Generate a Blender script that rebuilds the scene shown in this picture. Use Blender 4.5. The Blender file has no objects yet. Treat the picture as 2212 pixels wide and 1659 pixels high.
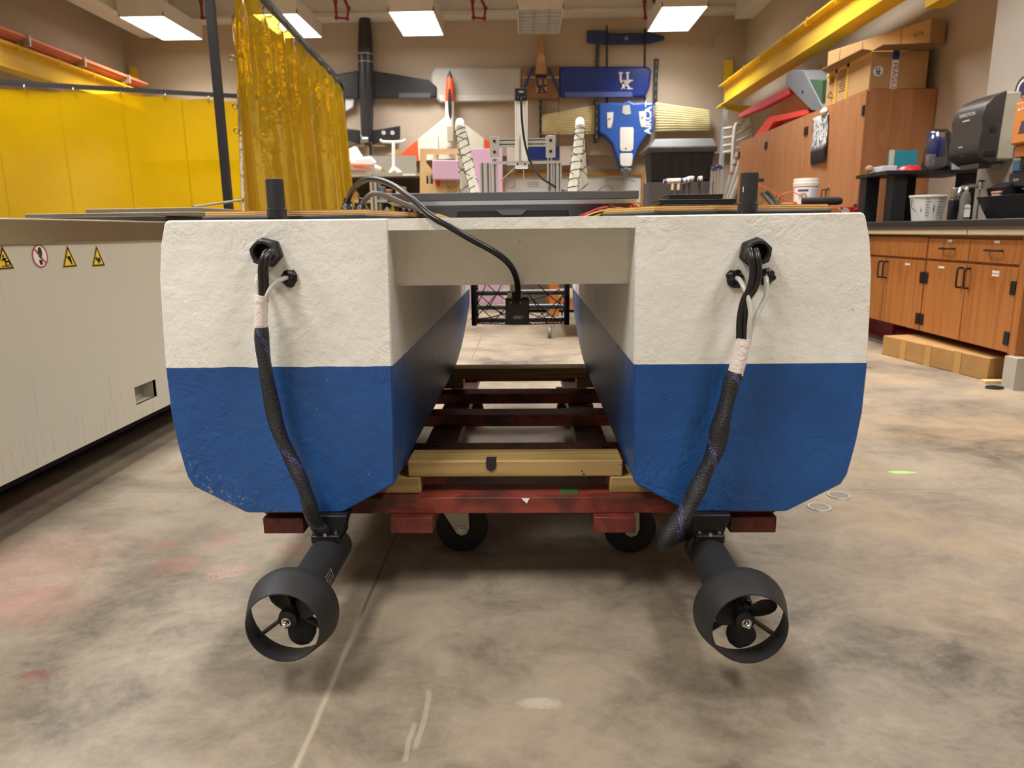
import bpy, bmesh, math, random
from mathutils import Vector, Matrix, noise as mnoise
random.seed(7)
SC = bpy.context.scene
COL = SC.collection
# ------------------------------------------------------------------ camera
F, W, H = 1540.0, 2212, 1659
PSI, PIT, ROLL = math.radians(1.32), math.radians(12.1), math.radians(0.65)
CAM = Vector((0, 0, .82))
fw = Vector((-math.sin(PSI)*math.cos(PIT), math.cos(PSI)*math.cos(PIT), -math.sin(PIT)))
r0 = Vector((math.cos(PSI), math.sin(PSI), 0)); u0 = r0.cross(fw)
rt = r0*math.cos(ROLL) - u0*math.sin(ROLL); up = u0*math.cos(ROLL) + r0*math.sin(ROLL)
cam = bpy.data.objects.new('camera', bpy.data.cameras.new('camera'))
COL.objects.link(cam); SC.camera = cam
m = Matrix((rt, up, -fw)).transposed().to_4x4(); m.translation = CAM
cam.matrix_world = m
cam.data.sensor_width = 36; cam.data.lens = F/W*36
cam.data.dof.use_dof = True; cam.data.dof.focus_distance = 1.5; cam.data.dof.aperture_fstop = 7
cam.data.clip_start = .02
# ------------------------------------------------------------------ colour management, world
SC.view_settings.view_transform = 'Standard'; SC.view_settings.look = 'None'
SC.view_settings.exposure = 0.22; SC.view_settings.gamma = 1; SC.view_settings.use_curve_mapping = False
w = bpy.data.worlds.new('world'); SC.world = w; w.use_nodes = True
w.node_tree.nodes['Background'].inputs[0].default_value = (.9, .85, .78, 1)
w.node_tree.nodes['Background'].inputs[1].default_value = .12
# ------------------------------------------------------------------ ceiling lamps that stand outside the frame
LAMP_W = 66.0
LAMP_C = (1.0, .985, .965)
def lamp(x, y, z=3.72, p=LAMP_W):
    L = bpy.data.lights.new('ceiling_lamp', 'AREA'); L.shape = 'RECTANGLE'; L.size = .58; L.size_y = 1.18
    L.energy = p; L.color = LAMP_C; L.spread = math.radians(128)
    o = bpy.data.objects.new('ceiling_lamp', L); COL.objects.link(o); o.location = (x, y, z)
for yy, xs in ((7.4, (-5.2, -3.4, -1.55, 2.1)), (3.7, (-5.2, -3.4, -1.55, 2.1)), (-.15, (-5.2, -3.4, -1.55, 2.1)), (5.0, (.3,)), (-3.9, (-3.4, -1.55))):
    for xx in xs: lamp(xx, yy)

# ------------------------------------------------------------------ helpers
def ray(x, y): return fw + rt*((x - W/2)/F) - up*((y - H/2)/F)
def S(x, y, Y): d = ray(x, y); return CAM + d*(Y/d.y)           # point seen at pixel on the plane y = Y
def SX(x, y, X): d = ray(x, y); return CAM + d*(X/d.x)
def SZ(x, y, Z): d = ray(x, y); return CAM + d*((Z - CAM.z)/d.z)
V = Vector
X_, Y_, Z_ = V((1,0,0)), V((0,1,0)), V((0,0,1))

def lin(c):
    if isinstance(c, str): c = tuple(int(c[i:i+2], 16) for i in (0, 2, 4))
    o = []
    for v in c:
        v = v/255; o.append(v/12.92 if v <= .04045 else ((v + .055)/1.055)**2.4)
    return (*o, 1)

class NT:
    def __init__(s, name):
        s.m = bpy.data.materials.new(name); s.m.use_nodes = True; s.t = s.m.node_tree
        s.b = s.t.nodes['Principled BSDF']; s.out = s.t.nodes['Material Output']
    def n(s, typ, ins=None, **props):
        nd = s.t.nodes.new('ShaderNode' + typ)
        for k, v in props.items(): setattr(nd, k, v)
        for k, v in (ins or {}).items(): s.set(nd.inputs[k], v)
        return nd
    def set(s, sock, v):
        if isinstance(v, bpy.types.Node): v = v.outputs[0]
        if isinstance(v, bpy.types.NodeSocket): s.t.links.new(v, sock)
        else: sock.default_value = v
    def math(s, op, a, b=0, c=0, clamp=False):
        nd = s.n('Math', {0: a, 1: b, 2: c}, operation=op); nd.use_clamp = clamp; return nd.outputs[0]
    def mix(s, f, a, b):
        nd = s.n('Mix', data_type='RGBA'); s.set(nd.inputs[0], f); s.set(nd.inputs[6], a); s.set(nd.inputs[7], b); return nd.outputs[2]
    def ss(s, x, a, b):
        nd = s.n('MapRange', {0: x, 1: a, 2: b, 3: 0., 4: 1.}, interpolation_type='SMOOTHSTEP'); return nd.outputs[0]
    def obj(s): return s.n('TexCoord').outputs['Object']
    def pos(s): return s.n('NewGeometry').outputs['Position']
    def noise(s, vec, scale, detail=4, rough=.55, dist=0.):
        return s.n('TexNoise', {'Vector': vec, 'Scale': scale, 'Detail': detail, 'Roughness': rough, 'Distortion': dist}).outputs[0]
    def scale(s, vec, sc):
        return s.n('Mapping', {'Vector': vec, 'Scale': sc}).outputs[0]
    def bump(s, h, strength=.3, dist=.01, prev=None):
        nd = s.n('Bump', {'Height': h, 'Strength': strength, 'Distance': dist})
        if prev is not None: s.set(nd.inputs['Normal'], prev)
        s.set(s.b.inputs['Normal'], nd); return nd

MC = {}
def mat(col, rough=.5, metal=0., var=.06, vs=6., bump=0., bs=60., spec=.5, coat=0., alpha=1., trans=0.):
    key = (col, rough, metal, var, vs, bump, bs, spec, coat, alpha, trans)
    if key in MC: return MC[key]
    t = NT('paint_%d' % len(MC)); b = t.b
    c = lin(col); o = t.obj()
    if var:
        f = t.noise(o, vs, 5)
        d = tuple(max(0, v*(1 - var*2.2)) for v in c[:3]) + (1,); l = tuple(min(1, v*(1 + var*2.2)) for v in c[:3]) + (1,)
        t.set(b.inputs['Base Color'], t.mix(f, d, l))
    else: b.inputs['Base Color'].default_value = c
    b.inputs['Roughness'].default_value = rough; b.inputs['Metallic'].default_value = metal
    b.inputs['Specular IOR Level'].default_value = spec
    b.inputs['Coat Weight'].default_value = coat
    b.inputs['Transmission Weight'].default_value = trans
    b.inputs['Alpha'].default_value = alpha
    if bump: t.bump(t.noise(o, bs, 4), bump, .004)
    MC[key] = t.m; return t.m

def wood(c1, c2, axis=0, scale=14., rough=.55, stain=None, bump=.1):
    t = NT('wood'); o = t.obj()
    sc = [scale, scale, scale]; sc[axis] = scale*.06
    v = t.scale(o, tuple(sc))
    n1 = t.noise(v, 1.2, 3, .5, .6); n2 = t.noise(v, 6, 3)
    wv = t.math('FRACT', t.math('MULTIPLY', n1, 7.))
    f = t.math('ADD', t.math('MULTIPLY', t.ss(wv, .1, .95), .65), t.math('MULTIPLY', n2, .35))
    col = t.mix(f, lin(c1), lin(c2))
    if stain: col = t.mix(t.ss(t.noise(o, 9, 4), .45, .62), col, lin(stain))
    t.set(t.b.inputs['Base Color'], col); t.b.inputs['Roughness'].default_value = rough
    if bump: t.bump(f, bump, .003)
    return t.m

def emis(col, st):
    t = NT('glow'); t.b.inputs['Base Color'].default_value = lin(col)
    t.b.inputs['Emission Color'].default_value = lin(col); t.b.inputs['Emission Strength'].default_value = st
    return t.m

LOC = {}
def T(o, label=None, cat=None, group=None, kind=None):
    if label: o['label'] = label
    if cat: o['category'] = cat
    if group: o['group'] = group
    if kind: o['kind'] = kind
    return o
def thing(name, label, cat, loc=(0,0,0), group=None):
    o = bpy.data.objects.new(name, None); COL.objects.link(o); o.location = loc; o.empty_display_size = .05
    LOC[o.name] = V(loc); return T(o, label, cat, group)

class MB:
    def __init__(s): s.v = []; s.f = []; s.mi = []
    def add(s, vs, fs, m=0):
        k = len(s.v); s.v += [V(p) for p in vs]
        for f in fs: s.f.append([i + k for i in f]); s.mi.append(m)
        return s
    def box(s, a, b, m=0):
        x0, x1 = sorted((a[0], b[0])); y0, y1 = sorted((a[1], b[1])); z0, z1 = sorted((a[2], b[2]))
        return s.add([(x0,y0,z0),(x1,y0,z0),(x1,y1,z0),(x0,y1,z0),(x0,y0,z1),(x1,y0,z1),(x1,y1,z1),(x0,y1,z1)],
                     [(3,2,1,0),(4,5,6,7),(0,1,5,4),(1,2,6,5),(2,3,7,6),(3,0,4,7)], m)
    def bar(s, p, q, wd, th, upv=Z_, m=0):
        p, q = V(p), V(q); d = (q - p).normalized(); a = d.cross(V(upv)).normalized(); b = a.cross(d)
        vs = []
        for e in (p, q):
            for i, j in ((-1,-1),(1,-1),(1,1),(-1,1)): vs.append(e + a*(i*wd/2) + b*(j*th/2))
        return s.add(vs, [(3,2,1,0),(4,5,6,7),(0,1,5,4),(1,2,6,5),(2,3,7,6),(3,0,4,7)], m)
    def prism(s, pts, ext, m=0, hm=None):
        pts = [V(p) for p in pts]; n = len(pts); ext = V(ext)
        nrm = V((0,0,0))
        for i in range(n): nrm += pts[i].cross(pts[(i+1) % n])
        if nrm.dot(ext) > 0: pts = pts[::-1]
        vs = pts + [p + ext for p in pts]
        s.add(vs, [list(range(n))], m); k = len(s.v) - 2*n
        s.f.append([k + n + i for i in range(n)][::-1]); s.mi.append(m)
        for i in range(n):
            j = (i+1) % n; s.f.append([k+j, k+i, k+n+i, k+n+j]); s.mi.append(m if hm is None else hm)
        return s
    def rings(s, rs, cap=True, m=0, closed=False, fm=None):
        n = len(rs[0]); k = len(s.v)
        for r in rs: s.v += [V(p) for p in r]
        R = len(rs)
        for i in range(R if closed else R - 1):
            i2 = (i+1) % R
            for j in range(n):
                j2 = (j+1) % n
                s.f.append([k+i*n+j, k+i*n+j2, k+i2*n+j2, k+i2*n+j]); s.mi.append(fm(i, j) if fm else m)
        if cap and not closed:
            s.f.append([k+j for j in range(n)][::-1]); s.mi.append(m)
            s.f.append([k+(R-1)*n+j for j in range(n)]); s.mi.append(m)
        return s
    def tube(s, path, r, n=10, m=0, cap=True, closed=False, fm=None, flat=None):
        P = [V(p) for p in path]; R = len(P)
        rr = r if isinstance(r, (list, tuple)) else [r]*R
        tg = []
        for i in range(R):
            a = P[(i-1) % R] if (closed or i) else P[0]; b = P[(i+1) % R] if (closed or i < R-1) else P[-1]
            tg.append((b - a).normalized())
        ref = Z_ if abs(tg[0].z) < .9 else X_
        if flat is not None: ref = V(flat)
        a = tg[0].cross(ref).normalized(); rs = []
        for i in range(R):
            a = (a - tg[i]*a.dot(tg[i])).normalized(); b = tg[i].cross(a)
            q = rr[i] if isinstance(rr[i], tuple) else (rr[i], rr[i])
            rs.append([P[i] + a*(q[0]*math.cos(2*math.pi*j/n)) + b*(q[1]*math.sin(2*math.pi*j/n)) for j in range(n)])
        return s.rings(rs, cap, m, closed, fm)
    def cyl(s, p, q, r, r2=None, n=20, m=0): return s.tube([p, q], [r, r if r2 is None else r2], n, m)
    def lathe(s, prof, o, ax=Z_, n=28, m=0, cap=False, closed=False, fm=None):
        o = V(o); ax = V(ax).normalized(); a = ax.cross(Y_ if abs(ax.y) < .9 else Z_).normalized(); b = ax.cross(a)
        return s.rings([[o + ax*h + a*(r*math.cos(2*math.pi*j/n)) + b*(r*math.sin(2*math.pi*j/n)) for j in range(n)] for r, h in prof], cap, m, closed, fm)
    def ball(s, c, r, n=14, m=0, sc=(1,1,1)):
        rs = []
        for i in range(1, n//2):
            t = math.pi*i/(n//2)
            rs.append([(c[0]+sc[0]*r*math.sin(t)*math.cos(2*math.pi*j/n), c[1]+sc[1]*r*math.sin(t)*math.sin(2*math.pi*j/n), c[2]-sc[2]*r*math.cos(t)) for j in range(n)])
        return s.rings(rs, True, m)
    def text(s, txt, size, o, ax, ay, depth=.002, m=0, bold=0.):
        cu = bpy.data.curves.new('t', 'FONT'); cu.body = txt; cu.size = size; cu.extrude = depth/2; cu.offset = bold
        cu.align_x = 'CENTER'; cu.align_y = 'CENTER'; cu.resolution_u = 3
        ob = bpy.data.objects.new('t', cu); COL.objects.link(ob)
        bpy.context.view_layer.update()
        me = bpy.data.meshes.new_from_object(ob.evaluated_get(bpy.context.evaluated_depsgraph_get()))
        ax = V(ax).normalized(); ay = V(ay).normalized(); az = ax.cross(ay); o = V(o)
        s.add([o + ax*v.co.x + ay*v.co.y + az*v.co.z for v in me.vertices], [list(p.vertices) for p in me.polygons], m)
        bpy.data.objects.remove(ob); bpy.data.meshes.remove(me); bpy.data.curves.remove(cu)
        return s
    def build(s, name, mats, parent=None, bevel=0., smooth=35, seg=2, label=None, solid=0., sub=0):
        me = bpy.data.meshes.new(name)
        if parent is not None:
            p = parent; off = LOC[p.name]
        else: off = V((0,0,0))
        me.from_pydata([v - off for v in s.v], [], s.f)
        for mm in (mats if isinstance(mats, (list, tuple)) else [mats]): me.materials.append(mm)
        me.polygons.foreach_set('material_index', s.mi)
        if smooth:
            me.polygons.foreach_set('use_smooth', [True]*len(s.f)); me.set_sharp_from_angle(angle=math.radians(smooth))
        me.update()
        o = bpy.data.objects.new(name, me); COL.objects.link(o)
        if parent is not None: o.parent = parent; LOC[o.name] = off
        if sub:
            md = o.modifiers.new('s', 'SUBSURF'); md.levels = md.render_levels = sub
        if bevel:
            md = o.modifiers.new('b', 'BEVEL'); md.width = bevel; md.segments = seg; md.limit_method = 'ANGLE'; md.angle_limit = math.radians(38)
        if solid:
            md = o.modifiers.new('t', 'SOLIDIFY'); md.thickness = solid; md.offset = 0
        if label: o['label'] = label
        return o
    def top(s, name, mats, label, cat, group=None, kind=None, **kw):     # a one-mesh thing whose origin sits at its base
        lo = [min(v[i] for v in s.v) for i in range(3)]; hi = [max(v[i] for v in s.v) for i in range(3)]
        off = V(((lo[0]+hi[0])/2, (lo[1]+hi[1])/2, lo[2]))
        s.v = [v - off for v in s.v]; o = s.build(name, mats, None, **kw); o.location = off; s.v = [v + off for v in s.v]
        LOC[o.name] = off
        return T(o, label, cat, group, kind)
def cr(pts, k=8, closed=False):          # Catmull-Rom path through points
    P = [V(p) for p in pts]; n = len(P); out = []
    for i in range(n if closed else n - 1):
        g = (lambda j: P[j % n]) if closed else (lambda j: P[max(0, min(n-1, j))])
        a, b, c, d = g(i-1), g(i), g(i+1), g(i+2)
        for q in range(k):
            t = q/k; out.append(.5*((2*b) + (c-a)*t + (2*a-5*b+4*c-d)*t*t + (3*b-a-3*c+d)*t**3))
    if not closed: out.append(P[-1])
    return out
def struct(o): o['kind'] = 'structure'; return o

# ------------------------------------------------------------------ materials
M = {}
M['black'] = mat('1c1c1e', .5, bump=.05)
M['rubber'] = mat('141416', .75)
M['nylon'] = mat('1f1f21', .55, var=.1, vs=40, bump=.12, bs=300)
M['abs'] = mat('1d1d1f', .6, var=.1, vs=20, bump=.1, bs=200)
M['cable'] = mat('161617', .35)
M['greycable'] = mat('5a5856', .4)
M['steel'] = mat('b8b8b6', .3, 1.)
M['chrome'] = mat('d0d0ce', .15, 1.)
M['alu'] = mat('cfcfcc', .35, .6)
M['zinc'] = mat('b9b6a8', .45, .5)
M['white'] = mat('e8e6e0', .5)
M['whiteplastic'] = mat('ece9e2', .4)
M['wall'] = mat('b8a894', .85, var=.03, vs=1.5, bump=.04, bs=200)
M['wallgrey'] = mat('aba398', .8, var=.02, bump=.03, bs=200)
M['ceil'] = mat('d8d2c8', .85)
M['trimwhite'] = mat('d9d3c9', .7)
M['yellowsteel'] = mat('e0b820', .4, var=.05, vs=3)
M['cabwood'] = wood('b57d52', 'a46c42', 2, 5., .45, bump=.02)
M['cabwood2'] = wood('b3743c', '9e602c', 2, 5., .4, bump=.02)
M['hinge'] = mat('121212', .4)
M['counter'] = mat('2b2b2b', .35)
M['card'] = mat('b58f5c', .8, var=.05, vs=8)
M['cardside'] = mat('93714a', .8, var=.05, vs=8)
M['pink'] = mat('dcb6d0', .8)
M['ply'] = mat('d6b684', .7, var=.08, vs=8)
M['navy'] = mat('1f3a86', .35, var=.1, vs=5)
M['cream'] = mat('e2d6a6', .6, bump=.0)
M['tape'] = mat('e2d6ce', .8, var=.05, vs=50, bump=.8, bs=130)
M['orange'] = mat('e8552a', .5)
M['red'] = mat('b8342c', .6, var=.08)
M['redpipe'] = mat('8e2630', .5)
M['darkgreen'] = mat('3f5a44', .5)
M['grey'] = mat('6d6f74', .55)
M['shelfmetal'] = mat('a79c8a', .5)
M['darkback'] = mat('5b5144', .8)
M['glue'] = mat('0c0c0d', .25, bump=.9, bs=70)

def hull_mat():
    t = NT('hull_paint'); o = t.obj(); z = t.n('SeparateXYZ', {0: o}).outputs
    wob = t.math('MULTIPLY', t.math('SUBTRACT', t.noise(o, 18, 3), .5), .006)
    x_left = t.math('LESS_THAN', z[0], -.1)
    zz = t.math('ADD', z[2], t.math('MULTIPLY', wob, x_left))
    isw = t.math('GREATER_THAN', zz, .317)
    n1 = t.noise(o, 5, 6, .6)
    white = t.mix(t.ss(n1, .35, .7), lin('dcdad0'), lin('e8e6de'))
    white = t.mix(t.math('MULTIPLY', t.ss(t.noise(o, 9, 5, .6), .64, .74), .35), white, lin('cbb98c'))
    specks = t.ss(t.noise(o, 60, 2), .76, .78)
    white = t.mix(t.math('MULTIPLY', specks, .7), white, lin('4a4438'))
    blue = t.mix(t.ss(n1, .3, .7), lin('12427c'), lin('1b5190'))
    sm = t.ss(t.math('SUBTRACT', t.math('MULTIPLY', z[0], -1.), t.math('MULTIPLY', z[2], 1.5)), .44, .62)
    scuff = t.math('MULTIPLY', t.ss(t.noise(o, 75, 5, .75), .55, .62), sm)
    blue = t.mix(t.math('MULTIPLY', scuff, .75), blue, lin('9a9682'))
    blue = t.mix(t.math('MULTIPLY', t.ss(t.noise(o, 120, 2), .735, .75), .6), blue, lin('8fa0b0'))
    t.set(t.b.inputs['Base Color'], t.mix(isw, blue, white))
    t.b.inputs['Roughness'].default_value = .42
    mask = t.ss(t.noise(o, 4, 2), .42, .62)
    h1 = t.math('MULTIPLY', t.math('ABSOLUTE', t.math('SUBTRACT', t.noise(o, 13, 4, .6, 1.2), .5)), mask)
    b1 = t.bump(h1, .5, .013)
    b2 = t.bump(t.noise(o, 26, 6, .65), .35, .01, b1)
    t.bump(t.noise(t.scale(o, (1, .15, 1)), 150, 3), .1, .002, b2)
    return t.m
M['hull'] = hull_mat()

def floor_mat():
    t = NT('concrete'); o = t.pos(); xyz = t.n('SeparateXYZ', {0: o}).outputs
    n1 = t.noise(o, 1.3, 8, .62, .4); n2 = t.noise(t.scale(o, (3., 4., 1)), 1.7, 9, .72, .5); n3 = t.noise(o, 40, 4, .7)
    f = t.math('ADD', t.math('MULTIPLY', n1, .5), t.math('ADD', t.math('MULTIPLY', n2, .38), t.math('MULTIPLY', n3, .12)))
    ramp = t.n('ValToRGB', {0: f}); e = ramp.color_ramp.elements
    e[0].position = .36; e[0].color = lin('494238'); e[1].position = .68; e[1].color = lin('9c8f7b')
    k = e.new(.46); k.color = lin('776c5d'); k = e.new(.55); k.color = lin('8f8270')
    col = ramp.outputs[0]
    # worn warm patch to the side of the boat
    warm = t.math('MULTIPLY', t.ss(t.noise(o, 1.6, 5), .45, .65), t.ss(xyz[0], .6, 1.2))
    col = t.mix(t.math('MULTIPLY', warm, .4), col, lin('b89c78'))
    fine = t.noise(o, 130, 4, .75); mid = t.noise(o, 16, 6, .7)
    def blob(cx, cy, rx, ry, amt, c, th=.5):
        nonlocal col
        dx = t.math('DIVIDE', t.math('SUBTRACT', xyz[0], cx), rx); dy = t.math('DIVIDE', t.math('SUBTRACT', xyz[1], cy), ry)
        d = t.math('SQRT', t.math('ADD', t.math('MULTIPLY', dx, dx), t.math('MULTIPLY', dy, dy)))
        d = t.math('ADD', d, t.math('MULTIPLY', t.math('SUBTRACT', mid, .5), 1.6))
        mk = t.math('MULTIPLY', t.ss(d, 1.0, .55), t.ss(fine, th - .1, th + .1))
        col = t.mix(t.math('MULTIPLY', mk, amt), col, c)
    R = lin('a4625a'); PK = lin('b58a7c')
    blob(-1.62, 2.05, .16, .32, .36, PK, .44); blob(-1.28, 1.62, .24, .3, .38, PK, .44); blob(-1.12, 1.45, .15, .12, .42, R, .5)
    blob(-.9, 1.66, .07, .07, .55, R); blob(-.84, 1.8, .05, .06, .5, R); blob(-.94, 1.2, .045, .02, .75, lin('7c3a36'))
    blob(-1.0, 1.05, .12, .05, .5, R); blob(-.75, 1.62, .07, .05, .6, PK); blob(-.76, 2.2, .1, .06, .6, PK)
    blob(-.98, 1.78, .05, .03, .7, R); blob(-.62, 1.75, .05, .05, .6, R); blob(1.75, 1.35, .25, .15, .3, PK)
    blob(1.278, 2.345, .05, .02, .9, lin('9ed06a'), .2)
    blob(.02, 1.12, .04, .02, .35, lin('c9c0b0'), .4)
    # saw-cut joints
    wv = t.math('MULTIPLY', t.math('SUBTRACT', t.noise(o, 9, 4), .5), .02)
    dj = t.math('ABSOLUTE', t.math('ADD', t.math('SUBTRACT', xyz[0], -.369), t.math('MULTIPLY', wv, .4)))
    joint = t.ss(dj, .0055, .003); edge = t.ss(dj, .011, .006)
    dj2 = t.math('ABSOLUTE', t.math('ADD', t.math('SUBTRACT', xyz[1], 2.18), t.math('MULTIPLY', wv, .2)))
    joint2 = t.ss(dj2, .004, .002)
    filled = t.ss(t.math('ADD', xyz[1], t.math('MULTIPLY', t.noise(o, 6, 3), .25)), 1.6, 1.35)
    jc = t.mix(filled, lin('6a5f54'), lin('a0957f'))
    col = t.mix(t.math('MULTIPLY', edge, .35), col, lin('978b7b'))
    col = t.mix(joint, col, jc); col = t.mix(t.math('MULTIPLY', joint2, .6), col, lin('75695c'))
    # scrape marks
    for cx, cy, ln in ((-.185, 1.08, .085), (-.20, 1.02, .05)):
        a = t.ss(t.math('ABSOLUTE', t.math('SUBTRACT', xyz[0], t.math('ADD', cx, wv))), .006, .003)
        b = t.ss(t.math('ABSOLUTE', t.math('SUBTRACT', xyz[1], cy)), ln, ln*.8)
        col = t.mix(t.math('MULTIPLY', t.math('MULTIPLY', a, b), .35), col, lin('b4aa98'))
    sp = t.ss(t.noise(o, 260, 1), .75, .79)
    col = t.mix(t.math('MULTIPLY', sp, .5), col, lin('d5ccbc'))
    t.set(t.b.inputs['Base Color'], col)
    t.set(t.b.inputs['Roughness'], t.math('ADD', .34, t.math('MULTIPLY', n1, .3)))
    t.b.inputs['Specular IOR Level'].default_value = .35
    t.bump(t.math('ADD', t.math('MULTIPLY', fine, .4), t.math('MULTIPLY', mid, .6)), .12, .004)
    return t.m
M['floor'] = floor_mat()

def pvc_mat(clear, tint, tint2, bs):
    t = NT('yellow_pvc'); nt = t.t; o = t.obj()
    f = t.noise(o, 1.4, 5); scr = t.ss(t.noise(t.scale(o, (3, 3, .6)), 9, 5, .7), .66, .72)
    c = t.mix(f, lin(tint2), lin(tint)); c = t.mix(t.math('MULTIPLY', scr, .35), c, lin('ecc850'))
    tr = t.n('BsdfTranslucent', {0: c}); df = t.n('BsdfDiffuse', {0: c}); tp = t.n('BsdfTransparent', {0: lin('e6cc58')})
    gl = t.n('BsdfGlossy', {0: (1,1,1,1), 'Roughness': .12})
    a = t.n('MixShader', {0: .5, 1: tr, 2: df}); b = t.n('MixShader', {0: clear, 1: a, 2: tp})
    fr = t.n('Fresnel', {0: 1.45}); bp = t.n('Bump', {'Height': t.noise(o, 6, 3), 'Strength': bs, 'Distance': .05})
    t.set(gl.inputs['Normal'], bp); t.set(fr.inputs['Normal'], bp)
    g = t.n('MixShader', {0: fr, 1: b, 2: gl}); t.set(t.out.inputs[0], g); return t.m
M['pvcL'] = pvc_mat(.16, 'dab200', 'be9608', .06); M['pvcR'] = pvc_mat(.5, 'b4921a', '96780c', .3)

def sleeve_mat(c1, c2):
    t = NT('braid'); o = t.obj()
    v = t.n('TexVoronoi', {'Vector': o, 'Scale': 420.}).outputs[0]
    t.set(t.b.inputs['Base Color'], t.mix(t.ss(v, .25, .6), lin(c1), lin(c2))); t.b.inputs['Roughness'].default_value = .45
    t.bump(v, .6, .002); return t.m
M['sleeve'] = sleeve_mat('08080a', '29292d'); M['sleeve2'] = sleeve_mat('101018', '5a569c')
# ================================================================== THE ROOM
XL, XR, YB, YF, ZC = -6.5, 3.5, 12.45, -5.2, 4.6
struct(MB().box((XL-.3, YF-.3, -.1), (XR+.3, YB+.3, 0)).build('floor', M['floor'], smooth=0))
struct(MB().box((XL-.3, YF-.3, ZC), (XR+.3, YB+.3, ZC+.1)).build('ceiling', M['ceil'], smooth=0))
zl = S(1300, 334, 12.3).z
struct(MB().box((XL-.3, YB, 0), (XR+.3, YB+.3, zl)).box((XL-.3, 12.3, zl), (XR+.3, YB+.3, ZC)).build('wall_back', M['wall'], smooth=0))
struct(MB().box((XL-.3, YF-.3, 0), (XR+.3, YF, ZC)).build('wall_front', M['wall'], smooth=0))
struct(MB().box((XL-.3, YF, 0), (XL, YB, ZC)).build('wall_left', M['wall'], smooth=0))
struct(MB().box((XR, YF, 0), (XR+.3, YB, ZC)).build('wall_right', M['wall'], smooth=0))
struct(MB().box((3.15, 3.2, 0), (XR, 5.25, ZC)).build('trim_1', M['wallgrey'], smooth=0))
zb = S(1000, 32, 12.0).z
struct(MB().box((XL, 12.0, zb+.05), (XR, 12.3, ZC)).box((XL, 11.97, zb), (XR, 12.3, zb+.05)).build('trim_2', M['trimwhite'], smooth=0))
a = S(244, 51, 11.2); b = S(300, 52, 11.2)
struct(MB().box((a.x, YF, a.z), (b.x, 12.0, ZC)).box((a.x-.06, YF, a.z+.22), (b.x+.1, 12.0, ZC)).build('trim_3', M['trimwhite'], smooth=0))
struct(MB().box((3.22, YF, 3.98), (XR, 12.0, ZC)).build('trim_4', M['trimwhite'], smooth=0))
pp = [S(x, y, 12.28) for x, y in ((1600, 62), (1570, 64), (1552, 70), (1541, 82), (1536, 100))]
MB().tube(cr(pp), .012, 8).top('wall_conduit', M['wall'], 'thin beige conduit curving down the back wall near its corner', 'conduit')

# ceiling lights of the last row
lens_on = emis('fffaf4', 1.9); louv = mat('dfe2e2', .3, .3)
lens_off = mat('a5a297', .5)
def light(px0, px1, py, lit, label):
    a = S(px0, py, 11.64); b = S(px1, py, 11.64); z = 3.73; xc = (a.x+b.x)/2; hw = .31; y0, y1 = 10.42, 11.64
    r = thing('ceiling_light', label, 'ceiling light', (xc, (y0+y1)/2, z), 'fluorescent ceiling lights')
    MB().box((xc-hw, y0, z+.06), (xc+hw, y1, z+.21)).box((xc-hw, y0, z), (xc-hw+.012, y1, z+.06)).box((xc+hw-.012, y0, z), (xc+hw, y1, z+.06)).box((xc-hw, y0, z), (xc+hw, y0+.012, z+.06)).box((xc-hw, y1-.012, z), (xc+hw, y1, z+.06)).build('housing', M['trimwhite'], r, smooth=0)
    for dy in (.2, 1.0): MB().cyl((xc, y0+dy, z+.21), (xc, y0+dy, ZC), .008, n=8).build('hanger_rod', M['steel'], r)
    MB().box((xc-hw+.02, y0+.02, z+.045), (xc+hw-.02, y1-.02, z+.055)).build('lens', lens_on if lit else lens_off, r, smooth=0)
    if lit: lamp(xc, (y0+y1)/2, z+.044)
    q = MB()
    for k in (1, 2): q.box((xc-hw+.62*k/3-.003, y0+.012, z+.006), (xc-hw+.62*k/3+.003, y1-.012, z+.044))
    for k in range(1, 7): q.box((xc-hw+.012, y0+1.22*k/7-.003, z+.008), (xc+hw-.012, y0+1.22*k/7+.003, z+.044))
    q.build('louver', louv, r, smooth=0)
light(353, 438, 84, True, 'lit ceiling light beside the white ceiling beam, above the flat yellow curtain')
light(612, 694, 82, True, 'lit ceiling light half hidden by the top of the folded yellow curtain')
light(873, 957, 77, True, 'lit ceiling light between the black and the silver model aircraft wings')
light(1122, 1206, 74, False, 'unlit grey ceiling light above the tail of the brown model aircraft')
light(1400, 1484, 73, True, 'lit ceiling light in front of the dark blue tailplane on the wall')

def sprinkler(px, lab):
    y = 11.75
    P = lambda x, yy: S(px+x, yy, y)
    top = ZC
    a = P(-13, 12); b = P(-11, 38); c = P(12, 40); d = P(15, 18); e = P(2, -10)
    r = thing('sprinkler_pipe', lab, 'sprinkler pipe', tuple(b), 'red sprinkler drops')
    MB().tube([a, b, c, d, e, (e.x, e.y, top)], .022, 8).build('pipe', M['redpipe'], r)
    for p in (b, c, d): MB().ball(p, .034, 10).build('elbow', M['redpipe'], r)
    MB().cyl(a, a+Z_*.05, .02, .028, 10).cyl(a+Z_*.05, a+Z_*.07, .035, n=10).build('sprinkler_head', M['redpipe'], r)
sprinkler(448, 'dark red sprinkler pipe drop just behind the tall black curtain post')
sprinkler(738, 'dark red sprinkler pipe drop beside the tail of the black model aircraft')
sprinkler(1034, 'dark red sprinkler pipe drop between a lit and the unlit ceiling light')
sprinkler(1405, 'dark red sprinkler pipe drop beside the lit ceiling light over the blue tailplane')

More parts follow.
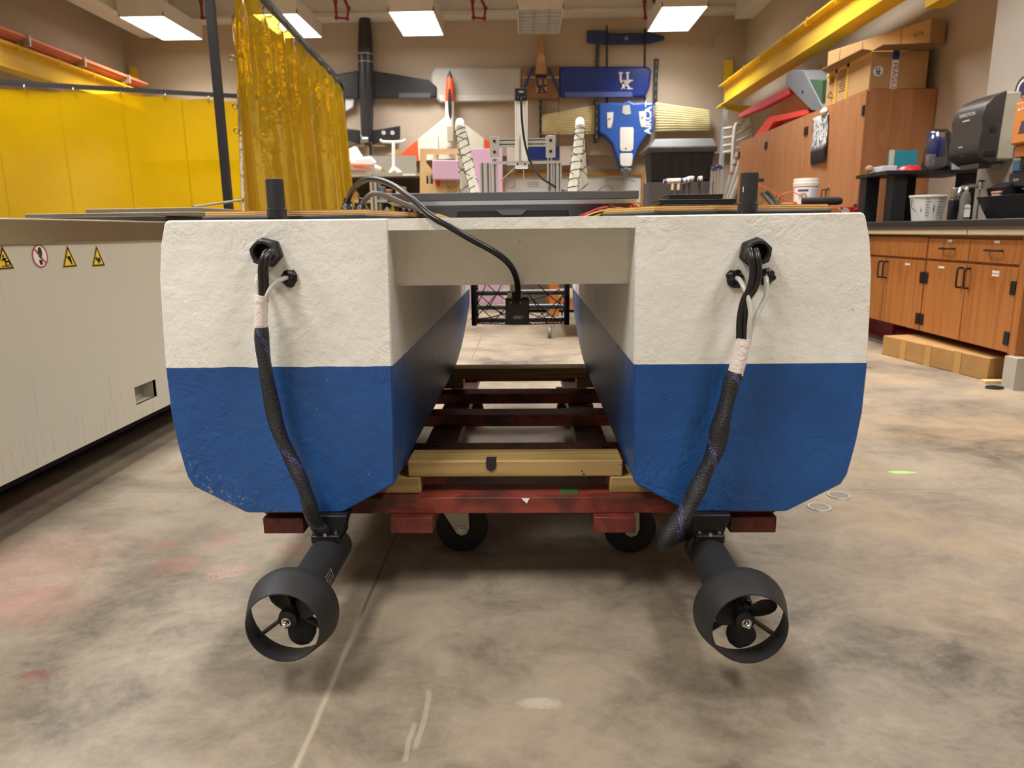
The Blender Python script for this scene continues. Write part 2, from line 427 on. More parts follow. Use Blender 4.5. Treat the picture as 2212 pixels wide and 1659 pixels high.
# crane rails
def rail(x0, z0, h, y0, y1, lab, side):
    r = thing('crane_rail', lab, 'crane rail', (x0, (y0+y1)/2, z0), 'yellow crane rails')
    w2 = .1
    MB().box((x0-w2, y0, z0), (x0+w2, y1, z0+.018)).box((x0-w2, y0, z0+h-.018), (x0+w2, y1, z0+h)).box((x0-.008, y0, z0+.018), (x0+.008, y1, z0+h-.018)).build('beam', M['yellowsteel'], r, smooth=0)
    MB().box((x0-.03, y0, z0+h), (x0+.03, y1, z0+h+.03)).build('track', M['yellowsteel'], r, smooth=0)
    y = max(y0+.3, 5.2)
    while y < y1:
        MB().tube(cr([(x0-.1*side, y, z0+h+.02), (x0-.1*side, y+.03, z0+h-.06), (x0-.03*side, y+.03, z0+h-.03)]), .008, 6).build('clip', M['yellowsteel'], r); y += .75
    for yy in (y1-.1,):
        MB().prism([(x0, yy, z0+.02), (x0+(.1+.3)*side, yy, z0), (x0+.4*side, yy, z0-.14), (x0, yy, z0-.04)], (0, .05, 0)).box((x0-.12, yy-.08, z0-.02), (x0+.12, yy+.1, z0)).build('bracket', M['yellowsteel'], r)
    return r
RR = rail(3.06, 2.66, .31, -1, 11.75, 'yellow crane rail running along the wall above the wooden cabinets', 1)
RL = rail(-6.1, 2.74, .29, -1, 11.9, 'yellow crane rail with orange power bars above the flat yellow curtain', -1)
for k in range(4):
    q = MB().box((-6.16+.05*k, -1, 3.075+.022*k), (-6.125+.05*k, 11.9, 3.105+.022*k)); q.build('power_bar', mat('e88a68', .5), RL, smooth=0, label='orange power bar' if k == 0 else None)
for y in (8.0, 9.1, 10.2, 11.3): MB().box((-6.19, y, 3.06), (-5.95, y+.03, 3.18)).build('bar_hanger', M['zinc'], RL, smooth=0)
def wall_post(x0, x1, y0, y1, lab):
    a = S(x0, y0, 12.22); b = S(x1, y1, 12.22)
    q = MB().box((a.x, 12.2, b.z), (b.x, 12.29, a.z)); o = q.top('rail_bracket', M['yellowsteel'], lab, 'bracket', 'yellow wall brackets', bevel=.004)
    c = (a.x+b.x)/2; MB().cyl((c, 12.2, b.z+.12), (c, 12.18, b.z+.12), .025, n=8).build('bolt', M['black'], o)
wall_post(1567, 1580, 130, 200, 'yellow steel bracket on the back wall by the rail over the cabinets')
wall_post(281, 299, 145, 200, 'yellow steel bracket on the back wall by the end of the orange power bars')
a = SX(2050, 0, 3.1)
MB().box((3.0, 5.2, a.z-.015), (3.14, 5.9, a.z+.06)).top('yellow_arm', M['yellowsteel'], 'yellow steel arm at the top edge over the grey wall column', 'bracket')

# ================================================================== THE BOAT
XC = -.031
BOAT = thing('catamaran_boat', 'white and blue twin-hulled catamaran boat standing on a red wooden cart', 'boat', (XC, 1.42, .237))
PROF = [(.241,.847),(.6725,.848),(.678,.846),(.682,.84),(.6935,.80),(.703,.737),(.708,.644),(.712,.549),(.711,.451),(.7045,.39),(.698,.35),(.692,.318),(.681,.297),(.575,.2385),(.565,.237),(.374,.237),(.364,.2385),(.254,.30),(.2515,.31),(.245,.549)]
def hull(sgn):
    rs = []
    for Y, ins in ((1.42, .0035), (1.4235, 0), (1.6, 0), (2.0, 0), (2.4, 0), (2.7, 0), (2.85, 0), (3.0, 0), (3.12, 0), (3.24, 0), (3.34, 0), (3.42, 0), (3.43, .01)):
        t = max(0, (Y-2.65)/.78); ring = []
        n = len(PROF)
        ctr = (.47, .54)
        for a, z in PROF:
            if ins:
                dx, dz = a-ctr[0], z-ctr[1]; L = math.hypot(dx, dz); a -= dx/L*ins; z -= dz/L*ins
            z2 = z + (.847-z)*.34*t*t; a2 = .243 + (a-.243)*(1-.55*t*t)
            ring.append((XC + sgn*a2, Y, z2))
        rs.append(ring)
    return MB().rings(rs).build('hull', M['hull'], BOAT, smooth=30, label='side hull beside the grey-panelled tank' if sgn < 0 else 'side hull nearer the wooden base cabinets')
hull(-1); hull(1)
q = MB().box((XC-.248, 1.51, .71), (XC+.248, 3.02, .846)); q.box((XC-.248, 1.4215, .824), (XC+.248, 1.52, .8465))  # deck's unseen far end is drawn forward to shade the inner hull walls
for s in (-1, 1):
    r = .016; e = XC+s*.2445; pts = [(e+s*.002, 1.425, .826)]
    for k in range(7):
        th = math.pi/2*k/6; pts.append((e - s*(r - r*math.sin(th)) - 0*s, 1.425, .826 - (r - r*math.cos(th)) if False else .826 - r + r*math.cos(th) - 0)) if False else pts.append((e - s*r*(1-math.sin(th)), 1.425, .826 - r*(1-math.cos(th))))
    q.prism(pts, (0, .09, 0))
    q.prism([(e, 1.512, .716), (e, 1.488, .716), (e-s*.006, 1.503, .716), (e-s*.022, 1.512, .716)], (0, 0, .108))
BR = q.build('bridge_deck', M['hull'], BOAT, bevel=.003, smooth=30)
# hatch lids with gaskets
ply_top = wood('d9b277', 'c39352', 0, 20, .55)
def ply_edge():
    t = NT('plywood'); o = t.obj(); z = t.n('SeparateXYZ', {0: o}).outputs[2]
    b = t.math('FRACT', t.math('ADD', t.math('MULTIPLY', z, 260.), t.math('MULTIPLY', t.noise(t.scale(o, (6, 6, 1)), 4, 3), .5)))
    c = t.mix(t.ss(b, .55, .8), lin('dcae66'), lin('8a5a2c')); c = t.mix(t.math('MULTIPLY', t.ss(t.noise(t.scale(o, (5, 5, 60)), 8, 3), .6, .7), .6), c, lin('5a3a20'))
    t.set(t.b.inputs['Base Color'], c); t.b.inputs['Roughness'].default_value = .6; return t.m
PE = ply_edge()
for s, lab in ((-1, 'plywood hatch lid behind the taller-lit vent post'), (1, None)):
    X = lambda a: XC + s*a
    out = [(X(.633), 1.5, 0), (X(.3), 1.5, 0), (X(.236), 1.6+.18*(s < 0), 0), (X(.236), 2.3, 0), (X(.633), 2.3, 0)]
    if s > 0: out = [(X(.64), 1.5, 0), (X(.29), 1.5, 0), (X(.21), 1.68, 0), (X(.21), 2.3, 0), (X(.64), 2.3, 0)]
    z0 = .8565
    lid = MB().prism([(x, y, z0) for x, y, _ in out], (0, 0, .0105), 1, 0).build('hatch_lid', [PE, ply_top], BOAT, smooth=0)
    cx = sum(p[0] for p in out)/5; cy = sum(p[1] for p in out)/5
    MB().prism([(cx+(x-cx)*1.02, cy+(y-cy)*1.015-.006, .845) for x, y, _ in out], (0, 0, .0118)).build('gasket', M['black'], lid, bevel=.004)
def post(px, ptop, lab):
    b = S(px, 470, 1.452); t = S(px, ptop, 1.452)
    x, y = b.x, 1.452
    p = MB().lathe([(0, 0), (.0172, 0), (.0172, .070), (.0165, .0735), (.0125, .0745), (.0125, .07), (0, .07)], (x, y, .852), Z_, 28).build('vent_post', M['abs'], BOAT)
    MB().lathe([(.0185, 0), (.0192, .003), (.0192, .02), (.0174, .021)], (x, y, .848), Z_, 28).build('collar', M['black'], p)
    q = MB()
    for k in range(26):
        a = random.random()*6.28; q.ball((x+.0195*math.cos(a), y+.0195*math.sin(a), .848+random.random()*.002), .0022+random.random()*.0016, 6)
    q.build('sealant_bead', M['glue'], p)
    return p
post(599, 388, ''); P2 = post(1614, 380, '')
q = MB().box((S(1605.5, 400, 1.434).x, 1.4346, S(1605, 415, 1.434).z), (S(1607, 400, 1.434).x, 1.4356, S(1605, 403, 1.434).z)); q.build('marking', M['white'], P2, smooth=0, label='small white printed marking')

def blobby(c, r, name='sealant_patch', parent=BOAT, dep=.5, sc=(1,1,1)):
    rs = []; c = V(c)
    for i in range(1, 8):
        th = math.pi*i/8; ring = []
        for j in range(18):
            d = V((math.sin(th)*math.cos(j/18*6.2832), -math.cos(th), math.sin(th)*math.sin(j/18*6.2832)))
            k = 1 + .35*mnoise.noise(d*2.5 + c*40)
            ring.append(c + V((d.x*r*k*sc[0], d.y*r*k*dep, d.z*r*k*sc[2])))
        rs.append(ring)
    return MB().rings(rs).build(name, M['glue'], parent, smooth=60)
def gland(px, py, rot):
    c = S(px, py, 1.42); c.y = 1.42
    R = .0285
    def hx(r, y, sx=0):
        return [c + V((sx + math.cos(t)*r*.866/math.cos(((t+rot) % (math.pi/3)) - math.pi/6), y, math.sin(t)*r*.866/math.cos(((t+rot) % (math.pi/3)) - math.pi/6))) for t in [2*math.pi*k/48 for k in range(48)]]
    def ci(r, y): return [c + V((math.cos(2*math.pi*k/48)*r, y, math.sin(2*math.pi*k/48)*r)) for k in range(48)]
    g = MB().rings([hx(R*1.04, 0), hx(R*1.04, -.012), hx(R*1.0, -.0135), ci(R*.84, -.014), ci(R*.84, -.0155), hx(R*.97, -.016), hx(R*.97, -.032), hx(R*.93, -.036), ci(R*.80, -.0385), ci(R*.64, -.0385), ci(R*.58, -.034), ci(R*.58, -.012)], False).build('cable_gland', M['nylon'], BOAT, smooth=22)
    MB().lathe([(0, 0), (R*.6, 0)], c + V((0, -.013, 0)), Y_, 24).build('seal', M['rubber'], g)
    return c, g
def P3(lst): return [S(x, y, Y) for x, y, Y in lst]
clear = mat('e6e4de', .2, var=0, trans=.3, spec=.6)
def hose(name, lst, r, mt, label=None, n=12, k=8): return MB().tube(cr(P3(lst), k), r, n).build(name, mt, BOAT, label=label, smooth=60)
# --- harness beside the tank
cL, gL = gland(581, 545, .25); cR, gR = gland(1627, 545, .7)
for dx in (0, 9): hose('power_cable', [(582+dx*.6, 545, 1.405), (577+dx, 543, 1.38), (569+dx, 556, 1.365), (564+dx, 580, 1.364), (565+dx, 612, 1.37), (566+dx*.8, 650, 1.374)], .0062, M['cable'])
hose('water_hose', [(622, 600, 1.418), (612, 602, 1.40), (592, 612, 1.378), (579, 632, 1.37), (572, 655, 1.372)], .0046, clear)
hose('water_hose', [(566, 592, 1.418), (558, 594, 1.40), (555, 606, 1.385), (556, 630, 1.38), (558, 650, 1.376)], .005, clear)
blobby(S(625, 601, 1.417), .0165); blobby(S(566, 596, 1.418), .011)
def wrap(lst, r0, r1):
    pts = cr(P3(lst), 10); n = len(pts)
    rr = [((r0 + (r1-r0)*i/n)*(1.06 + .05*mnoise.noise(V((i*.37, r0*900, 2)))),) for i in range(n)]
    rr = [(a[0], a[0]*.85) for a in rr]
    o = MB().tube(pts, rr, 24).build('tape_wrap', M['tape'], BOAT, smooth=20)
    p = pts[-1]
    return o
wrap([(565, 638, 1.374), (564, 672, 1.374), (564, 708, 1.374)], .0142, .0138)
def sleeve(lst, rads, pitch, k=14):
    pts = cr(P3(lst), k); n = len(pts); N = 28
    rr = []
    for i in range(n):
        u = i/(n-1)*(len(rads)-1); j = min(int(u), len(rads)-2); a = rads[j] + (rads[j+1]-rads[j])*(u-j)
        a *= 1.17; rr.append((a*(1+.05*math.sin(i*.31)), a*(.72+.08*math.sin(i*.23))))
    fm = lambda i, j: 1 if (((j/N + i*pitch) % 1) < .11 and (i + j) % 2 == 0) else 0
    return MB().tube(pts, rr, N, fm=fm).build('braided_sleeve', [M['sleeve'], M['sleeve2']], BOAT, smooth=60)
sleeve([(565, 706, 1.374), (568, 760, 1.374), (583, 850, 1.374), (600, 925, 1.372), (628, 990, 1.370), (652, 1040, 1.366), (667, 1085, 1.366), (676, 1118, 1.376), (692, 1140, 1.40), (716, 1142, 1.425), (735, 1130, 1.44), (735, 1118, 1.465), (712, 1116, 1.475)], [.0138, .0155, .016, .0165, .015, .0165, .0165, .0165, .0165, .015, .013, .012], .021)
# --- harness beside the cabinets
for dx, e in ((0, 0), (13, 1)): hose('power_cable', [(1621+dx*.7, 546, 1.405), (1620+dx, 541, 1.378), (1624+dx, 560, 1.364), (1626+dx, 590, 1.364), (1619+dx*.9, 622, 1.368), (1606+dx*.6, 650, 1.37), (1598+dx*.9, 690, 1.372), (1597+dx, 740, 1.374)], .0064, M['cable'])
hose('water_hose', [(1590, 600, 1.418), (1599, 606, 1.39), (1612, 632, 1.37), (1621, 670, 1.362), (1619, 705, 1.364), (1617, 745, 1.37)], .0048, clear)
hose('water_hose', [(1653, 598, 1.418), (1656, 606, 1.395), (1654, 640, 1.385), (1640, 670, 1.38), (1624, 710, 1.376), (1614, 745, 1.376)], .0048, clear)
blobby(S(1588, 602, 1.417), .018); blobby(S(1656, 598, 1.417), .0165)
tw = wrap([(1606, 732, 1.374), (1599, 765, 1.374), (1588, 808, 1.374)], .0155, .0165)
sleeve([(1588, 803, 1.374), (1574, 850, 1.374), (1556, 920, 1.374), (1543, 975, 1.374), (1518, 1030, 1.37), (1497, 1075, 1.366), (1472, 1120, 1.36), (1438, 1163, 1.36), (1440, 1168, 1.40), (1475, 1150, 1.43), (1508, 1140, 1.45), (1525, 1135, 1.46)], [.0165, .0175, .0205, .0205, .0175, .0205, .0205, .019, .0165, .0165, .0165, .014], .024)

# --- thrusters
def blade(q, c, ang, Yc, R=.058, hand=1):
    e = V((math.cos(ang), 0, math.sin(ang))); tn = V((-math.sin(ang), 0, math.cos(ang)))
    rs = []
    for i in range(9):
        s = i/8; r = .012 + (R-.012)*s
        ch = .052*(math.sin(math.pi*(.16+.76*s))**.7)*(1 if s < .99 else .55); pit = math.radians(34 - 16*s)
        d = tn*math.cos(pit) + Y_*math.sin(pit)*hand; nn = e.cross(d)
        o = V((c.x, Yc, c.z)) + e*r + tn*(-.006*s*s)
        rs.append([o + d*(ch/2*math.cos(2*math.pi*k/10)) + nn*(.0022*math.sin(2*math.pi*k/10)) for k in range(10)])
    q.rings(rs)
def thruster(x, z, blades, fins, bodyx):
    c = V((x, 1.11, z))
    b = MB().lathe([(0, 0), (.024, 0), (.028, .01), (.029, .03), (.036, .05), (.0385, .07), (.039, .22), (.039, .275), (.026, .300), (0, .308)], V((x, 1.175, z)), Y_, 32).build('thruster', M['abs'], BOAT, smooth=45)
    q = MB().lathe([(.0635, 0), (.0655, .0005), (.0666, .003), (.0735, .025), (.0805, .05), (.0828, .062), (.082, .0665), (.080, .067), (.0775, .06), (.0725, .04), (.0655, .015)], c, Y_, 56, closed=True)
    for a in fins:
        a = math.radians(a); e = V((math.cos(a), 0, math.sin(a)))
        q.bar(c + Y_*.058 + e*.02, c + Y_*.046 + e*.0735, .0042, .016, Y_)
    q.build('nozzle', M['nylon'], b, smooth=50)
    q = MB().lathe([(0, 0), (.008, 0), (.0165, .004), (.0185, .012), (.0185, .045), (.015, .05), (0, .05)], c + Y_*.022, Y_, 28)
    for a in blades: blade(q, c, math.radians(a), c.y + .045, .0625, 1 if x < 0 else -1)
    q.build('propeller', M['abs'], b, smooth=50)
    MB().lathe([(.0085, 0), (.0085, .003), (.0075, .003)], c + Y_*.0185, Y_, 20, cap=True).lathe([(.0062, 0), (.0068, .0015), (.0068, .007)], c + Y_*.0125, Y_, 6, cap=True).lathe([(.0032, 0), (.004, .001), (.004, .008)], c + Y_*.0065, Y_, 16, cap=True).build('lock_nut', M['chrome'], b, smooth=30, label='chrome lock nut')
    for a in (115, 45, 250):
        a = math.radians(a); p = c + Y_*.062 + V((math.cos(a), 0, math.sin(a)))*.021
        MB().lathe([(.0042, 0), (.0042, .006)], p, Y_, 12, cap=True).lathe([(.002, 0), (.002, .002)], p - Y_*.0005, Y_, 6, cap=True, m=1).build('screw', [M['steel'], M['black']], b, smooth=30)
    p = V((x, 1.42, z))
    MB().box((x-.03, 1.385, z+.03), (x+.03, 1.465, z+.048)).prism([(x-.03, 1.4, z+.04), (x+.03, 1.4, z+.04), (x+.045, 1.4, .2385), (x-.035, 1.4, .2385)], (0, .055, 0)).build('mounting_bracket', mat('0c0c0d', .5), b, bevel=.003)
    q = MB()
    for dx in (-.02, 0, .02): q.cyl((x+dx, 1.388+abs(dx)*.4, z+.046), (x+dx, 1.388+abs(dx)*.4, z+.053), .004, n=6)
    q.build('bolt', M['steel'], b)
    pt = [(x+.0397*math.cos(t), z+.0395*math.sin(t)) for t in [math.radians(-5+9*k) for k in range(5)]]
    q = MB()
    for i in range(4):
        for (ya, yb) in ((1.258, 1.262), (1.268, 1.271), (1.276, 1.278), (1.283, 1.285), (1.292, 1.296)):
            q.add([(pt[i][0], ya, pt[i][1]), (pt[i+1][0], ya, pt[i+1][1]), (pt[i+1][0], yb, pt[i+1][1]), (pt[i][0], yb, pt[i][1])], [(0, 1, 2, 3)])
    q.build('printed_label', mat('8a8a88', .5, var=0), b, smooth=0)
thruster(-.428, .152, (-55, 40, 122), (215, 95, 335), 0)
thruster(.376, .151, (25, 163, 272), (-33, 87, 207), 0)

# --- camera under the bridge, its cable and the second cable
hose('camera_cable', [(750, 452, 1.70), (752, 432, 1.69), (768, 402, 1.64), (800, 387, 1.58), (845, 398, 1.52), (890, 430, 1.45), (930, 466, 1.41), (975, 492, 1.398), (1020, 518, 1.40), (1066, 543, 1.405), (1098, 568, 1.42), (1114, 596, 1.46), (1119, 628, 1.53), (1117, 652, 1.585)], .0062, M['cable'])
hose('data_cable', [(782, 452, 1.74), (786, 436, 1.73), (802, 420, 1.72), (826, 420, 1.715), (862, 436, 1.715), (900, 450, 1.72), (940, 466, 1.73)], .0062, M['greycable'])
for px in (751, 783):
    c = S(px, 447, 1.70 if px < 760 else 1.74)
    rs = [[V((c.x + math.cos(a)*r*(1+.25*mnoise.noise(V((a*2, k, px)))), c.y + math.sin(a)*r, .867 + h)) for a in [2*math.pi*j/16 for j in range(16)]] for k, (r, h) in enumerate(((.021, 0), (.019, .006), (.013, .013), (.009, .024), (.0078, .033), (.006, .034)))]
    MB().rings(rs).build('cable_boot', M['glue'], BOAT, smooth=50)
a = S(1092, 645, 1.6); b = S(1143, 700, 1.6)
CB = MB().box((a.x, 1.59, b.z), (b.x, 1.635, a.z)).build('underwater_camera', M['black'], BOAT, bevel=.003)
mx = (a.x+b.x)/2
MB().cyl((mx-.004, 1.59, a.z-.002), (mx-.004, 1.575, a.z-.002), .0085, n=14).cyl((mx-.004, 1.583, a.z-.006), (mx-.004, 1.583, a.z+.016), .0075, n=14).build('plug', M['rubber'], CB)
for dx in (-.014, .007): MB().cyl((mx+dx, 1.5905, a.z-.008), (mx+dx, 1.588, a.z-.008), .0015, n=10).build('screw', M['steel'], CB)
q = MB(); pl = []
for k in range(24):
    t = 2*math.pi*k/24; pl.append((mx+.002 + (.0075 if math.cos(t) > 0 else -.0075) + .003*math.cos(t), 1.5893, b.z+.0165 + .003*math.sin(t)))
q.tube(pl, .0004, 5, closed=True)
for k in range(9): q.box((mx-.0055+k*.0017, 1.5897, b.z+.0155), (mx-.0045+k*.0017, 1.5893, b.z+.0155+.0012+.0008*(k % 3 == 0)))
q.build('logo', M['white'], CB, smooth=0, label='small white oval logo')
MB().box((mx-.022, 1.60, a.z-.002), (mx+.012, 1.64, a.z+.014)).box((mx-.016, 1.605, a.z+.01), (mx+.006, 1.635, .711)).build('mount', M['zinc'], CB, bevel=.002)

# --- mast frame of slotted aluminium
YM = 2.4
slot = mat('77756f', .5, .5)
def ext(q, x0, x1, z0, z1, y0, y1, vert=True, n=2):
    q.box((x0, y0+.003, z0), (x1, y1, z1), 1)
    if vert:
        wd = (x1-x0); cell = wd/n
        for k in range(n):
            c = x0 + cell*k
            q.box((c, y0, z0), (c+cell*.34, y0+.004, z1)); q.box((c+cell*.66, y0, z0), (c+cell, y0+.004, z1))
    else:
        wd = z1-z0; cell = wd/n
        for k in range(n):
            c = z0 + cell*k
            q.box((x0, y0, c), (x1, y0+.004, c+cell*.34)); q.box((x0, y0, c+cell*.66), (x1, y0+.004, c+cell))
    return q
AL = [M['alu'], slot]
pA, pB = S(1112, 217, YM), S(1140, 349, YM)
MAST = MB().box((pA.x, YM, pB.z-.02), (pB.x+.0005, YM+.03, pA.z)).build('camera_mast', M['whiteplastic'], BOAT, bevel=.002, label='white mast post carrying a small black camera')
def px_ext(x0, x1, y0, y1, vert, n, y=YM, dep=.04, toz=None):
    a, b = S(x0, y0, y), S(x1, y1, y)
    return ext(MB(), a.x, b.x, b.z if toz is None else toz, a.z, y, y+dep, vert, n).build('extrusion', AL, MAST, smooth=0)
px_ext(1036, 1061, 352, 416, True, 2, YM, .04, .846); px_ext(1063, 1075, 343, 416, True, 1, YM+.0, .02, .846)
px_ext(1182, 1193, 340, 416, True, 1, YM, .02, .846); px_ext(1195, 1213, 348, 416, True, 2, YM, .04, .846)
px_ext(1074, 1184, 299, 315, False, 2, YM+.012, .02)
for x0, y0, x1, y1 in ((1058, 295, 1078, 341), (1179, 293, 1200, 340)):
    a, b = S(x0, y0, YM-.006), S(x1, y1, YM-.006)
    pl = MB().box((a.x, YM-.006, b.z), (b.x, YM-.001, a.z)).build('corner_plate', M['alu'], MAST, bevel=.001)
    for f in (.22, .72):
        c = V(((a.x+b.x)/2, YM-.006, a.z + (b.z-a.z)*f)); MB().lathe([(.0042, 0), (.0042, .004), (.0022, .004), (.0022, .002), (0, .002)], c - Y_*.004, Y_, 14).build('bolt', M['black'], MAST)
a, b = S(1062, 349, YM), S(1212, 353, YM)
MB().box((a.x, YM-.004, b.z), (b.x, YM+.0, a.z)).build('cross_bar', M['alu'], MAST, smooth=0)
q = MB().bar(S(1118, 356, YM+.01), S(1076, 396, YM+.01), .003, .003, Y_).bar(S(1131, 352, YM+.01), S(1132, 418, YM+.01), .003, .003, Y_); q.build('brace', M['alu'], MAST, smooth=0)
for px in (1118, 1134): 
    c = S(px, 355, YM-.004); MB().cyl(c, c - Y_*.004, .003, n=10).build('bolt', M['black'], MAST)
a, b = S(1112, 190, YM-.01), S(1139, 217, YM-.01)
MB().box((a.x, YM-.01, b.z), (b.x, YM+.035, a.z)).build('camera_head', M['abs'], MAST, bevel=.002)
q = MB(); mx = (a.x+b.x)/2; pl = []
for k in range(20):
    t = 2*math.pi*k/20; pl.append((mx + (.005 if math.cos(t) > 0 else -.005) + .0022*math.cos(t), YM-.0105, a.z-.0115 + .0022*math.sin(t)))
q.tube(pl, .0005, 5, closed=True); q.box((mx-.005, YM-.011, a.z-.0122), (mx+.005, YM-.0103, a.z-.0108))
for d in (-.0095, .0085): q.cyl((mx+d, YM-.0115, b.z+.0105), (mx+d, YM-.0095, b.z+.0105), .0013, n=8)
q.build('logo', M['white'], MAST, smooth=0, label='small white oval logo and screws')
MB().box((mx-.008, YM-.022, b.z+.004), (mx+.007, YM-.01, b.z+.014)).tube(cr(P3([(1126, 207, 2.382), (1126, 225, 2.378), (1128, 265, 2.378), (1134, 310, 2.376), (1146, 350, 2.374), (1165, 380, 2.37), (1188, 397, 2.39), (1215, 412, 2.42), (1230, 416, 2.45)]), 8), .0037, 10).build('mast_cable', M['cable'], MAST)
pl = [S(1123, y, YM-.001) for y in (290, 302, 320, 345)]
MB().tube([p for p in pl], [.0003, .0025, .003, .003], 8).build('cable_slot', mat('a8a8a6', .4), MAST)

# --- pipe frames with netting at the bow
net = mat('141414', .8)
pvc = mat('e6e2d6', .4, var=.03)
def helix(q, path, r, turns, n=10, wob=.25, tr=.0022):
    pts = cr(path, 12); out = []
    L = len(pts); N = turns*n
    for i in range(N):
        u = i/(N-1)*(L-1.001); j = int(u); p = pts[j].lerp(pts[j+1], u-j); d = (pts[j+1]-pts[j]).normalized()
        a = d.cross(Y_).normalized(); b = d.cross(a); t = 2*math.pi*i/n*(1 if wob >= 0 else -1)
        out.append(p + (a*math.cos(t) + b*math.sin(t))*r*(1 + abs(wob)*.5*math.sin(i*1.3)))
    q.tube(out, tr, 5)
def pipe_frame(front, back, lab):
    fr = MB().tube(cr(front, 8), .0195, 16).build('pipe_frame', pvc, BOAT, label=lab)
    MB().tube(cr(back, 8), .0195, 16).build('pipe_leg', mat('b9b3a4', .5), fr)
    q = MB(); helix(q, front[:3], .0215, 10, tr=.0016); helix(q, front[:3], .0215, 4, wob=-.3, tr=.0013); q.build('netting', net, fr)
    q = MB(); helix(q, back[:3], .0235, 4, tr=.0016); helix(q, back[:3], .0235, 3, wob=-.4, tr=.0014); q.build('netting', net, fr)
    return fr
def elbow(fr, p, q_): MB().tube(cr([p, p.lerp(q_, .3)+Z_*.03, p.lerp(q_, .7)+Z_*.03, q_], 6), .0195, 16).build('pipe_elbow', pvc, fr)
f1 = [S(993, 278, 3.12), S(1009, 345, 3.12), S(1028, 425, 3.12), V((S(1030, 440, 3.12).x, 3.13, .85))]
b1 = [S(996, 290, 3.25), S(1001, 350, 3.45), S(1005, 425, 3.5), V((-.262, 3.5, .85))]
PF = pipe_frame(f1, b1, None); elbow(PF, f1[0], b1[0])
f2 = [S(1253, 276, 3.12), S(1245, 345, 3.12), S(1235, 425, 3.12), V((S(1234, 440, 3.12).x, 3.13, .85))]
b2 = [S(1252, 288, 3.25), S(1257, 350, 3.45), S(1259, 425, 3.5), V((.19, 3.5, .85))]
PF = pipe_frame(f2, b2, None); elbow(PF, f2[0], b2[0])
q = MB(); zz = [S(1120, y, 3.2).z for y in (632, 668, 691)]
for k, z in enumerate(zz): q.cyl((-.236, 3.2 + .1*(k == 1), z), (.172, 3.2+.1*(k == 1), z), .0125, n=14)
BK = q.build('basket_rail', mat('6e6c66', .4, .3), BOAT)
for xx, nb in ((-.238, -.25), (.174, .19)):
    MB().tube([(xx, 3.14, .86), (xx, 3.17, .41)], .012, 12).build('lower_leg', M['rubber'], BK); MB().tube([(nb, 3.5, .86), (nb, 3.45, .41)], .012, 12).build('lower_leg', M['rubber'], BK)
q = MB()
def strand(a, b): 
    A, B = S(*a, 3.17), S(*b, 3.17); C = (A+B)/2 - Z_*.006
    q.tube(cr([A, C, B], 5), .0022, 5)
for a, b in (((1050, 612), (1104, 655)), ((1085, 612), (1050, 672)), ((1052, 660), (1148, 700)), ((1040, 640), (1100, 690)), ((1060, 698), (1105, 650)), ((1148, 645), (1215, 698)), ((1160, 612), (1212, 658)), ((1140, 630), (1180, 690)), ((1215, 640), (1150, 694)), ((1210, 625), (1142, 650)), ((1020, 640), (1065, 690)), ((1022, 690), (1068, 640)), ((1200, 690), (1140, 676)), ((1220, 625), (1190, 690)), ((1020, 698), (1222, 698)), ((1018, 690), (1095, 676)), ((1018, 620), (1022, 698)), ((1226, 612), (1222, 700)), ((1025, 612), (1034, 700)), ((1030, 660), (1050, 612))): strand(a, b)
for k in range(26):
    p = S(1020 + 8*k, 698 + random.uniform(-2, 2), 3.17); q.ball(p, .004, 6)
for side in (1024, 1218):
    for k in range(10):
        A = S(side + random.uniform(-6, 8), 615 + 8*k, 3.16); B = S(side + random.uniform(-6, 8), 625 + 8*k, 3.2); q.tube([A, B], .0035, 5)
q.build('netting', net, BK)

# --- wiring on the deck beside the lid
q = MB(); cols = [mat('b8242c', .4), mat('d8762c', .4), M['black'], mat('d8c060', .5), mat('c04a52', .4)]
rng = random.Random(3)
for k in range(34):
    x0, x1 = rng.uniform(1228, 1300), rng.uniform(1335, 1380); y1 = rng.uniform(440, 466)
    Y = rng.uniform(1.72, 1.9)
    q.tube(cr([S(x0, 474, Y-.05), S((x0*2+x1)/3, 459 + rng.uniform(-6, 6), Y), S((x0+2*x1)/3, 448 + rng.uniform(-7, 8), Y), S(x1, y1-4, Y+.03), S(x1+6, y1+12, Y+.05)], 6), .0022, 6, m=k % 5)
WR = q.build('wiring', cols, BOAT)
a, b = S(1353, 448, 1.76), S(1381, 464, 1.76)
MB().box((a.x, 1.76, .846), (b.x, 1.80, a.z)).build('connector_block', M['black'], WR, bevel=.003)
MB().prism([S(1222, 474, 1.7), S(1345, 442, 1.98), S(1352, 446, 1.98), S(1352, 474, 1.7)], (0, .004, -.002)).build('backing_sheet', mat('cfc8bc', .6), WR, smooth=0)

# --- monitor lying on the deck
a, b = S(835, 418, 1.75), S(1380, 433, 1.75)
x0, x1 = a.x, b.x; zt = a.z+.0; zm = zt-.019
MON = MB().box((x0, 1.75, zm), (x1, 2.1, zt)).top('computer_monitor', [mat('4a4b4f', .45)], 'dark grey computer monitor lying flat on the boat deck behind the cable', 'monitor', bevel=.002)
xm = (x0+x1)/2
def rect(z, ix, iy0, iy1): return [(x0+ix, 1.75+iy0, z), (x1-ix, 1.75+iy0, z), (x1-ix, 2.1-iy1, z), (x0+ix, 2.1-iy1, z)]
MB().rings([rect(zm-.0005, .001, .0015, .001), rect(zm-.010, .012, .006, .01)]).build('silver_edge', mat('a9abb0', .35, .3), MON, smooth=0)
MB().rings([rect(zm-.010, .012, .006, .01), rect(zm-.016, .05, .012, .05), rect(zm-.028, .12, .018, .08), rect(.8475, .165, .024, .1)]).build('back_shell', mat('46474b', .4), MON, smooth=0)
